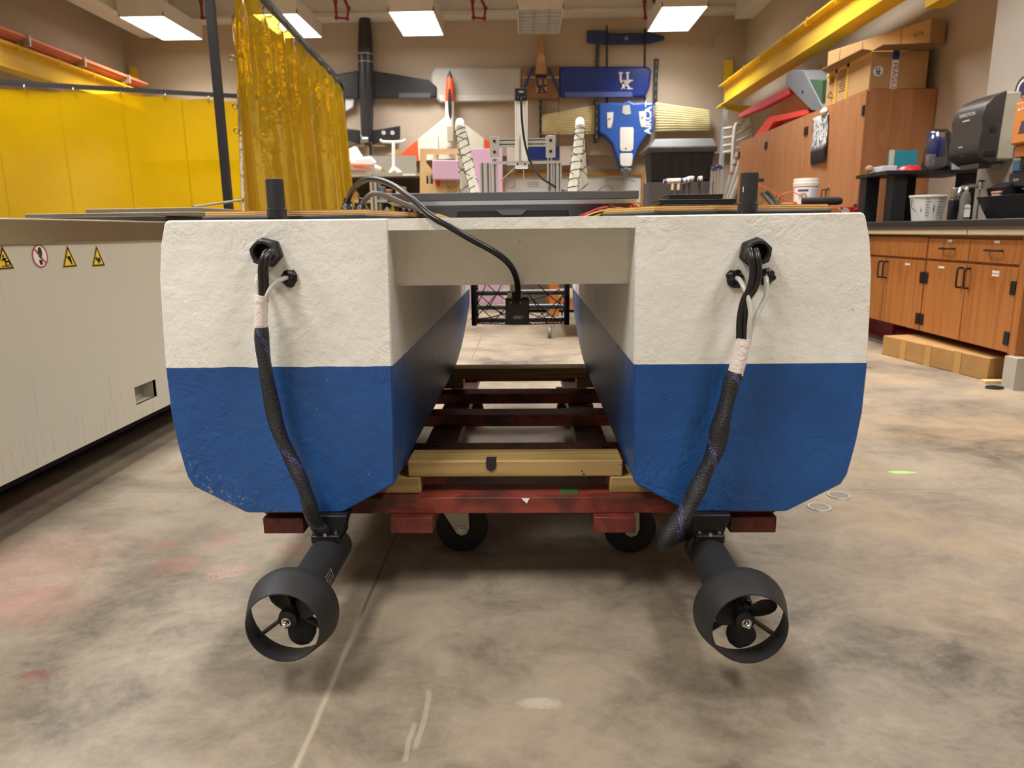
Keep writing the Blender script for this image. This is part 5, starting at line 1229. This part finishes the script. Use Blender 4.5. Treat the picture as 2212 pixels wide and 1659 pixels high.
# whiteboard
a, b = S(1082, 374, 12.4), S(1391, 470, 12.4)
wf = wood('b98a48', '9c6c34', 0, 10, .5)
o = MB().box((a.x, 12.415, b.z), (b.x, 12.45, a.z)).top('whiteboard', [mat('d4d4d2', .25, var=.01)], 'large whiteboard in a wooden frame low on the back wall', 'whiteboard', smooth=0)
MB().box((a.x, 12.38, a.z-.06), (b.x, 12.45, a.z)).box((a.x, 12.38, b.z), (a.x+.06, 12.45, a.z-.06)).box((b.x-.06, 12.38, b.z), (b.x, 12.45, a.z-.06)).box((a.x+.06, 12.38, b.z), (b.x-.06, 12.45, b.z+.06)).build('frame', wf, o, smooth=0)
q = MB(); mk = mat('55585e', .5, var=0); pk = mat('b88a94', .5, var=0)
for k in range(7):
    p = S(1312+k*5.5, 388+random.uniform(-1, 1), 12.412); q.tube([p + X_*.018*math.cos(t) + Z_*.022*math.sin(t) for t in [1.2+j*.5 for j in range(8)]], .003, 4)
q.tube(cr([S(x, y, 12.412) for x, y in ((1345, 388), (1350, 387), (1372, 391))]), .003, 4)
q.tube(cr([S(x, y, 12.412) for x, y in ((1095, 392), (1110, 388), (1112, 402), (1098, 406), (1095, 392))]), .004, 4, m=1)
q.tube(cr([S(x, y, 12.412) for x, y in ((1290, 414), (1302, 404), (1316, 402), (1326, 412))]), .006, 4, m=1)
for yy in (394, 398, 403): q.tube([S(1140, yy, 12.412), S(1165, yy, 12.412)], .002, 4)
q.build('marker_writing', [mk, pk], o, smooth=0)

# shelving against the wall
def shelving(px0, px1, lab):
    y0, y1 = 11.45, 11.95; zt = S(850, 375, y0).z; zm = S(850, 431, y0).z
    a, b = S(px0, 375, y0).x, S(px1, 375, y0).x
    r = thing('steel_shelving', lab, 'shelving', ((a+b)/2, 11.7, 0), 'steel shelving units')
    for z in (zt, zm, .78, .25): MB().box((a, y0, z-.04), (b, y1, z)).build('shelf', M['shelfmetal'], r, smooth=0)
    MB().box((a, y1-.01, .1), (b, y1, zt-.04)).build('back_panel', M['darkback'], r, smooth=0)
    for x in (a, b-.04):
        for y in (y0-.005, y1-.04): MB().box((x, y, 0), (x+.04, y+.035, zt)).build('upright', M['shelfmetal'], r, smooth=0)
    return r, zt, zm
sh, zt, zm = shelving(640, 803, 'steel shelving unit half hidden by the folded curtain'); sh2, zt, zm = shelving(806, 930, 'steel shelving unit between the folded curtain and the plywood jig')
MB().box((S(870, 377, 11.44).x, 11.443, zt-.036), (S(898, 377, 11.44).x, 11.449, zt-.006)).build('shelf_label', M['white'], sh2, smooth=0)
def bottle(px, top, z0, r, mt, capm, lab, y=11.58, cat='bottle'):
    p = S(px, top, y); h = p.z - z0
    o = thing('shelf_bottle' if cat == 'bottle' else 'shelf_can', lab, cat, (p.x, y, z0), 'bottles and cans on the shelving')
    if cat == 'bottle': MB().lathe([(0, 0), (r, 0), (r, h*.6), (r*.45, h*.78), (r*.4, h*.84), (0, h*.84)], (p.x, y, z0), Z_, 18).build('bottle_body', mt, o); MB().lathe([(r*.45, h*.83), (r*.45, h), (0, h)], (p.x, y, z0), Z_, 14).build('cap', capm, o)
    else:
        MB().lathe([(0, 0), (r, 0), (r, h*.93), (0, h*.93)], (p.x, y, z0), Z_, 18).build('can_body', mt, o); MB().lathe([(r*1.03, h*.9), (r*1.03, h), (0, h)], (p.x, y, z0), Z_, 18).build('lid', capm, o)
    return o
z1s = .7805
bottle(756, 401, zm, .06, mat('cfc8bc', .4), M['black'], 'white bottle with a black cap next to the folded curtain'); bottle(769, 408, zm, .05, mat('b07a4a', .4), M['black'], 'tan bottle on the middle shelf next to the folded curtain')
bottle(824, 403, zm, .065, mat('6f87a6', .4), mat('c8ccd0', .4), 'blue grey can on the middle shelf', cat='can'); bottle(840, 409, zm, .055, mat('b8653a', .5), M['white'], 'orange brown can between the blue grey can and the white tub', cat='can')
o = bottle(866, 404, zm, .085, mat('e2ddd4', .5), mat('e8e4dc', .5), 'white tub with red print on the middle shelf', cat='can')
p = S(866, 412, 11.49); MB().text('WAX', .055, (p.x, 11.492, p.z), X_, Z_, .003).build('lettering', mat('a83040', .5), o, smooth=0)
zlow = S(850, 478, 11.58).z
z1s = 1.0
MB().box((S(810, 400, 11.47).x, 11.47, z1s-.03), (S(925, 400, 11.47).x, 11.93, z1s)).build('shelf', M['shelfmetal'], sh2, smooth=0)
for px, top, r, c, cc, lab in ((836, 441, .06, 'd8d6cf', '1a1a1a', 'white bottle on the lower shelf'), (848, 436, .04, 'c8b02a', 'c8b02a', 'yellow bottle on the lower shelf'), (859, 441, .05, '2a2426', '141414', 'black bottle on the lower shelf next to the yellow one'), (872, 447, .05, '6a72a4', 'd0d0d0', 'violet blue bottle on the lower shelf'), (884, 450, .045, '46508c', 'e0e0e0', 'dark blue bottle on the lower shelf'), (896, 452, .05, '9a5a50', 'd0c8c0', 'reddish bottle on the lower shelf')):
    bottle(px, top, z1s, r, mat(c, .4), mat(cc, .4), lab)
# white foam aircraft lying on the shelving
A = thing('foam_aircraft', 'white foam aircraft with an orange stripe lying on top of the shelving', 'model aircraft', (S(780, 372, 11.6).x, 11.6, zt))
wmf = mat('e6e2dc', .5)
MB().tube(P3([(715, 352, 11.6), (745, 352, 11.6), (780, 354, 11.6), (806, 362, 11.6), (823, 366, 11.6)]), [.10, .12, .10, .06, .03], 16, flat=X_).build('fuselage', wmf, A)
wp([(735, 344), (735, 332), (765, 316), (771, 318), (785, 341)], 11.66, .03).build('fin', wmf, A, bevel=.008)
MB().prism([S(740, 345, 11.5), S(800, 339, 11.5), S(812, 352, 11.5), S(806, 358, 11.5), S(740, 356, 11.5)], (0, .07, .02)).build('wing', wmf, A, bevel=.02)
wp([(757, 357), (775, 358), (808, 366), (765, 363)], 11.455, .02).build('stripe', M['orange'], A, smooth=0, label='orange stripe')
p = S(828, 367, 11.6); MB().cyl(p - X_*.03, p + X_*.03, .02, n=10).build('shaft', mat('b89c50', .3, .8), A)
A = thing('display_stand', 'white T shaped stand on top of the shelving next to the orange wing tip', 'stand', (S(850, 374, 11.6).x, 11.6, zt))
MB().bar(S(850, 374, 11.6), S(850, 306, 11.6), .045, .045, Y_).build('post', wmf, A, bevel=.006)
MB().tube(P3([(821, 302, 11.6), (826, 306, 11.6), (850, 307, 11.6), (870, 306, 11.6), (876, 302, 11.6)]), .022, 10).build('crossbar', wmf, A)
for pl in ([(847, 360), (838, 372), (845, 374), (853, 366)], [(853, 360), (868, 371), (860, 374), (848, 366)]): wp(pl, 11.55, .1).build('foot', wmf, A, bevel=.006)
MB().box((S(795, 372, 12.0).x, 11.9, zt), (S(902, 372, 12.0).x, 11.92, S(850, 337, 11.9).z)).top('grey_sheet', mat('8a8478', .7), 'grey sheet standing upright on the shelving behind the T shaped stand', 'sheet')
wp([(833, 335), (857, 322), (870, 326), (868, 336)], 11.93, .03).top('brown_offcut', mat('9c7a52', .7), 'brown offcut behind the post of the T shaped stand', 'offcut')

# plywood jig and pink foam
YJ = 7.75
jz = lambda y: S(960, y, YJ).z
def jp(pts, q, th=.018): return wp(pts, YJ, th, q)
q = MB()
fl = 664.5
jp([(907, 321), (921, 333), (921, fl), (907, fl)], q); jp([(907, 321), (1002, 321), (1002, 333), (921, 333)], q); jp([(921, 397), (1012, 397), (1012, fl), (921, fl)], q)
jp([(921, 352), (938, 372), (938, 379), (921, 374)], q); jp([(921, 374), (938, 379), (921, 397)], q) if False else None
jp([(921, 375), (940, 376), (940, 379), (921, 379)], q); jp([(936, 333), (940, 333), (940, 397), (936, 397)], q); jp([(984, 333), (989, 333), (989, 397), (984, 397)], q)
JG = q.top('plywood_jig', M['ply'], 'tan plywood jig with triangular cutouts standing behind the boat', 'jig', smooth=0)
p = S(945, 390, YJ-.02); wp([(940, 389), (951, 389), (950, 399), (946, 404), (942, 397)], YJ-.03, .03).build('clip', mat('c8402c', .5), JG, smooth=0, label='red clip')
for px, py in ((969, 400), (983, 398), (972, 410), (984, 409)):
    p = S(px, py, YJ-.004); MB().tube([p + X_*.022*math.cos(t) + Z_*.022*math.sin(t) for t in [k*.3927 for k in range(16)]], .004, 6, closed=True).build('cut_ring', mat('b08c58', .6), JG)
pkm = mat('d6b0cc', .75, var=.02)
wp([(934, 346), (996, 346), (996, 388), (934, 388)], YJ-.12, .11).top('pink_foam_block', pkm, 'pink foam block fixed in front of the plywood jig', 'foam block', bevel=.008)
wp([(1013, 322), (1085, 320), (1087, 657), (1013, 657)], 8.0, .05).top('pink_foam_sheet', pkm, 'tall pink foam sheet standing on the floor behind the slotted aluminium frame', 'foam sheet', bevel=.004)

# grey cabinet with the black tote, poles
YCB = 10.6
a, b = S(1402, 393, YCB), S(1541, 393, YCB)
SCB = MB().box((a.x, YCB, .04), (b.x, YCB+.5, a.z-.002)).top('storage_cabinet', [mat('6f7075', .55)], 'plain grey steel storage cabinet carrying the black tote', 'cabinet', bevel=.004)
MB().box((a.x+.02, YCB-.012, .08), ((a.x+b.x)/2-.004, YCB, a.z-.08)).build('door', mat('6a6b70', .55), SCB, bevel=.003); MB().box(((a.x+b.x)/2+.004, YCB-.012, .08), (b.x-.02, YCB, a.z-.08)).build('door', mat('6a6b70', .55), SCB, bevel=.003)
MB().box((a.x+.03, YCB+.03, 0), (b.x-.03, YCB+.47, .04)).build('plinth', M['black'], SCB, smooth=0)
zt2 = S(1470, 303, YCB).z; z0 = a.z; zl2 = S(1470, 326, YCB).z
tote = mat('2b2c2f', .5, var=.08, vs=6)
TT = thing('black_tote', 'large black plastic tote with a greyish lid on top of the grey cabinet', 'storage tote', ((a.x+b.x)/2, YCB+.25, z0))
MB().rings([[(a.x+.04, YCB+.03, z0), (b.x-.04, YCB+.03, z0), (b.x-.04, YCB+.47, z0), (a.x+.04, YCB+.47, z0)], [(a.x+.0, YCB-.01, zl2), (b.x, YCB-.01, zl2), (b.x, YCB+.5, zl2), (a.x, YCB+.5, zl2)]]).build('tub', tote, TT, bevel=.02)
for k in range(6):
    x = a.x+.1+(b.x-a.x-.2)*k/5; MB().prism([(x-.045, YCB+.02, z0+.02), (x+.045, YCB+.02, z0+.02), (x+.05, YCB-.018, zl2-.03), (x-.05, YCB-.018, zl2-.03)], (0, .03, 0)).build('rib', tote, TT, bevel=.008)
MB().rings([[(a.x-.03, YCB-.04, zl2-.02), (b.x+.03, YCB-.04, zl2-.02), (b.x+.03, YCB+.53, zl2-.02), (a.x-.03, YCB+.53, zl2-.02)], [(a.x-.03, YCB-.04, zl2+.05), (b.x+.03, YCB-.04, zl2+.05), (b.x+.03, YCB+.53, zl2+.05), (a.x-.03, YCB+.53, zl2+.05)], [(a.x+.08, YCB+.06, zt2+.03), (b.x-.02, YCB+.06, zt2+.03), (b.x-.02, YCB+.45, zt2+.03), (a.x+.08, YCB+.45, zt2+.03)]]).build('lid', mat('5a5a5a', .55, var=.12, vs=7), TT, bevel=.015)
def to_floor(p, q_, z=0.0):  # extend the line p->q_ down to the floor
    d = q_-p; return p + d*((z-p.z)/d.z)
def pole(name, a, b, r, mt, lab, cat, grp=None, **kw):
    q = MB().tube([a, to_floor(a, b, .0)], r, 10); return q.top(name, mt, lab, cat, grp, **kw)
a, b = S(1574, 193, 11.95), S(1556, 425, 11.75); e = to_floor(a, b)
MB().bar(a, e, .085, .006, X_).bar(a+V((-.04, 0, 0)), e+V((-.04, 0, 0)), .006, .05, X_).top('aluminium_angle', mat('b4b8bc', .4, .4), 'long aluminium angle bar leaning up to the yellow crane rail', 'metal bar', smooth=0)
pw = mat('c8c4bc', .45)
for k, (t_, b_, lab) in enumerate((((1538, 362), (1535, 420), 'white pole with a blue tip nearest the grey cabinet'), ((1545, 361), (1543, 420), 'white pole second from the grey cabinet, blue cord at its top'), ((1551, 363), (1549, 420), 'white pole third from the grey cabinet in the corded bundle'), ((1557, 365), (1553, 420), 'white pole of the corded bundle closest to the leaning aluminium bar'))):
    pole('white_pole', S(*t_, 10.55), S(*b_, 10.55), .018, pw, lab, 'pole', 'white poles tied with blue cord')
q = MB(); 
for k in range(5): 
    c = S(1540+4*k, 361+(k % 2)*3, 10.53); q.tube([c + V((.035*math.cos(t), .02*math.sin(t), .025*math.sin(t+k))) for t in [j*.524 for j in range(12)]], .008, 6, closed=True)
q.top('blue_ribbon', M['navy'], 'blue cord tied around the tops of the white poles', 'cord')
for t_, b_, r, lab in (((1594, 330), (1566, 425), .03, 'grey tube with red tape leaning beside the corded poles'), ((1601, 345), (1572, 432), .035, 'thick pale tube leaning second from the corded poles'), ((1607, 362), (1580, 432), .04, 'thickest pale tube leaning third from the corded poles'), ((1594, 366), (1591, 432), .016, 'thin brown pole beside the tall wooden cabinets')):
    yt = {.03: 10.46, .035: 10.37, .04: 10.27, .016: 10.46}[r]
    o = pole('leaning_tube', S(*t_, yt), S(*b_, yt), r, mat('b2aea6', .45) if r > .02 else mat('7a6a58', .5), lab, 'tube', 'tubes leaning by the cabinets')
    if r == .03:
        a, b = S(1594, 330, yt), S(1566, 425, yt)
        for f in (.1, .25, .45): MB().tube([a.lerp(b, f), a.lerp(b, f+.05)], .033, 10).build('red_tape', mat('b0504c', .5), o)
PRK = thing('pipe_rack', 'white pipe rack with many rungs behind the far tall cabinet', 'rack', (S(1600, 300, 11.4).x, 11.4, 0))
a0, a1, b0, b1 = S(1587, 282, 11.4), S(1580, 400, 11.4), S(1622, 258, 11.4), S(1622, 400, 11.4)
MB().tube(cr([V((a1.x, 11.4, 0)), a1, a0, a0+V((.08, 0, .1)), b0, b1, V((b1.x, 11.4, 0))], 8), .028, 10).build('rack_frame', mat('c6c2ba', .4), PRK)
for k in range(7):
    f = .08+.13*k; MB().tube([a0.lerp(a1, f), b0.lerp(b1, f)+Z_*-.02], .018, 8).build('rung', mat('c6c2ba', .4), PRK)
for k, yy in enumerate((279, 299, 316, 330)): MB().tube([S(1562, yy, 11.5), S(1581, yy-3, 11.5)], .025, 8).build('rung', mat('d0c8ba', .4), PRK)

# ================================================================== WORKBENCH
zw = S(1500, 453, 5.6).z
WB = thing('workbench', 'wooden workbench on casters behind the boat, loaded with black trays', 'workbench', (1.2, 6.0, 0))
ow = wood('a8662e', '8c4e20', 0, 8, .5)
MB().box((.14, 5.46, zw-.04), (2.3, 6.5, zw)).build('bench_top', ow, WB, bevel=.003)
for x in (.17, 2.2):
    for y in (5.5, 6.4):
        MB().box((x, y, .115), (x+.07, y+.07, zw-.04)).build('leg', ow, WB, smooth=0)
        cs_ = MB().lathe([(0, -.014), (.04, -.014), (.046, -.008), (.046, .008), (.04, .014), (0, .014)], (x+.0, y+.03, .046), X_, 20).build('caster', M['grey'], WB); MB().prism([(x-.02, y+.02, .05), (x+.02, y+.02, .05), (x+.06, y+.02, .115), (x+.01, y+.02, .115)], (0, .03, 0)).build('fork', M['steel'], cs_)
for z in (.22, .42): MB().box((.2, 5.52, z), (2.24, 5.55, z+.09)).build('rail', ow, WB, smooth=0); MB().box((.19, 5.55, z), (.22, 6.42, z+.09)).build('rail', ow, WB, smooth=0)
MB().box((.22, 5.56, .30), (2.2, 6.4, .318)).build('lower_shelf', M['ply'], WB, smooth=0)
trm = mat('202124', .45)
yb_ = zw
for k, (x0, x1, yt, lab) in enumerate(((1432, 1592, 441, 'lowest flat black tray of the stack on the workbench'), (1424, 1588, 430, 'widest flat black tray, middle of the stack on the workbench'), (1446, 1562, 419, 'smallest flat black tray on top of the stack on the workbench'))):
    a, b = S(x0, 440, 5.6), S(x1, 440, 5.6); zt_ = S(1500, yt, 5.6).z
    o = MB().box((a.x, 5.56+.02*k, yb_+.001), (b.x, 5.95-.02*k, zt_-.004)).top('black_tray', trm, lab, 'tray', 'black trays on the workbench', bevel=.008)
    MB().box((a.x-.006, 5.553+.02*k, zt_-.010), (b.x+.006, 5.957-.02*k, zt_-.002)).build('rim', M['black'], o, bevel=.003); yb_ = zt_
hm = mat('ddd3b4', .5); hb = mat('3c4fa0', .5)
for k, (x0, x1, y, yq, sx, lab) in enumerate(((1433, 1476, 391, 6.0, 1453, 'biggest T handled tool with a cream and blue grip, above the black trays'), (1458, 1484, 391, 6.08, 1466, 'T handled tool second in the row above the black trays'), (1474, 1492, 389, 6.16, 1478, 'T handled tool third in the row above the black trays'), (1482, 1500, 386, 6.24, 1489, 'smallest T handled tool at the end of the overlapping row'), (1507, 1518, 386, 6.3, 1511, 'single T handled tool standing apart from the row above the trays'))):
    a, b = S(x0, y+1, yq), S(x1, y-1, yq); c = a.lerp(b, (sx-x0)/(x1-x0))
    o = thing('t_handle_tool', lab, 'tool', (c.x, yq, zw), 'T handled tools on the workbench')
    MB().tube([a, a.lerp(b, .15), a.lerp(b, .16), a.lerp(b, .84), a.lerp(b, .85), b], [.016, .018, .02, .02, .018, .016], 12, fm=lambda i, j: 1 if i in (0, 1, 3, 4) else 0).build('grip', [hm, hb], o)
    MB().cyl(c, c-Z_*.07, .013, .010, 10).build('neck', hm if k < 2 else M['black'], o); MB().cyl(c-Z_*.07, (c.x+ .02*(k-2), yq, zw), .005, n=8).build('shaft', M['black'], o)
c = S(1738, 443, 5.95); c.z = zw
tp_ = S(1738, 386, 5.95); r_ = .096
BK2 = thing('plastic_bucket', 'tall white lidded bucket with a printed label on the workbench', 'bucket', tuple(c))
h = tp_.z - zw
MB().lathe([(0, 0), (r_*.88, 0), (r_*.95, h*.8), (0, h*.8)], c, Z_, 32).build('tub', M['whiteplastic'], BK2)
MB().lathe([(r_, h*.74), (r_*1.02, h*.76), (r_*1.0, h*.80), (r_*1.03, h*.81), (r_*1.03, h*.86), (r_*.99, h*.87), (r_*1.01, h*.93), (r_*.98, h), (0, h)], c, Z_, 32).build('lid', M['whiteplastic'], BK2)
q = MB()
def patch(a0, a1, z0, z1, m): 
    n = 8; rr = r_*.955
    for i in range(n):
        t0 = a0+(a1-a0)*i/n; t1 = a0+(a1-a0)*(i+1)/n
        q.add([c+V((rr*math.cos(t), rr*math.sin(t), z)) for t, z in ((t0, z0), (t1, z0), (t1, z1), (t0, z1))], [(0, 1, 2, 3)], m)
patch(-2.6, -1.7, h*.58, h*.64, 1); patch(-1.5, -.7, h*.3, h*.66, 0)
for k in range(4): patch(-2.5, -2.0+.1*(k % 2), h*(.5-.05*k), h*(.515-.05*k), 2)
patch(-2.0, -1.6, h*.3, h*.45, 3)
q.build('paper_label', [mat('c6c6cc', .5, var=0), mat('3a3a7a', .5, var=0), mat('8a8a8a', .5, var=0), mat('d8d8d8', .5, var=0)], BK2, smooth=0)
p = S(1737, 423, 5.85)
MB().tube([V((p.x + .02*math.cos(t), c.y - r_*.97, p.z+.02*math.sin(t))) for t in [k*.3927 for k in range(16)]], .0025, 5, closed=True).build('symbol', M['black'], BK2)
a, b = S(1733, 435, 5.62), S(1818, 434, 5.62)
MB().tube([a, a.lerp(b, .06), a.lerp(b, .9), b], [.024, .028, .03, .022], 16).top('black_roll', M['rubber'], 'black rolled grip lying in front of the white bucket', 'roll')
a = S(1704, 439, 5.75); MB().lathe([(.03, 0), (.06, 0), (.06, .05), (.03, .05)], (a.x, 5.75, zw), Z_, 24, closed=True).top('tape_roll', mat('c89a6a', .6), 'tan roll of masking tape on the workbench beside the white bucket', 'tape')
a, b, d_ = S(1646, 417, 5.7), S(1656, 414, 5.7), S(1676, 452, 5.6)
o = MB().tube(cr([a, a.lerp(d_, .5), d_], 5), .014, 10).tube(cr([b, b.lerp(d_, .5)+X_*.03, d_+X_*.04], 5), .014, 10).top('hand_tool', mat('16332a', .3), 'dark green hand tool with twin handles on the workbench behind the vent post', 'tool')
wires = [[(1637, 398), (1660, 408), (1690, 428), (1722, 438)], [(1668, 436), (1690, 420), (1712, 415), (1735, 428), (1746, 440)], [(1646, 443), (1664, 438), (1680, 430), (1690, 441)]]
q = MB()
for wv in wires: q.tube(cr([S(x, y, 5.66) for x, y in wv], 6), .0035, 6)
q.top('orange_wire', mat('d8663c', .5), 'thin loose orange wire looping over the workbench', 'wire')
a = S(1645, 389, 5.66); MB().box((a.x-.05, 5.66, a.z-.012), (a.x+.02, 5.70, a.z+.012)).box((a.x-.05, 5.67, zw), (a.x-.035, 5.69, a.z)).top('black_holder', M['black'], 'small black holder on a stalk just behind the vent post', 'holder')
# red case on the worktop
a, b = S(1788, 447, 6.1), S(1868, 452, 6.1)
o = MB().box((2.48, 6.05, .8555), (b.x, 6.4, S(1830, 447, 6.1).z)).top('red_toolbox', [mat('a82430', .4)], 'red toolbox with pale letters at the far end of the black worktop', 'toolbox', bevel=.006)
MB().text('ACORN', .075, (S(1790, 455, 6.04).x, 6.049, S(1800, 456, 6.04).z), X_, Z_, .002).build('lettering', mat('d8cfc6', .5), o, smooth=0)
p = S(1828, 457, 6.04); MB().cyl((p.x, 6.05, p.z), (p.x, 6.047, p.z), .03, n=20).build('badge', mat('b8b0a8', .4), o)
p = S(1864, 455, 6.0); MB().tube([V((p.x-.06, 6.03, p.z)), V((p.x, 6.03, p.z+.005))], .02, 8).build('latch', mat('a82430', .4), o)
# dark chest behind the boat
MB().box((-.14, 7.3, .03), (1.5, 7.9, .74)).top('dark_chest', [mat('4c443c', .6)], 'dark brown chest seen between the hulls beyond the net basket', 'chest', bevel=.006)
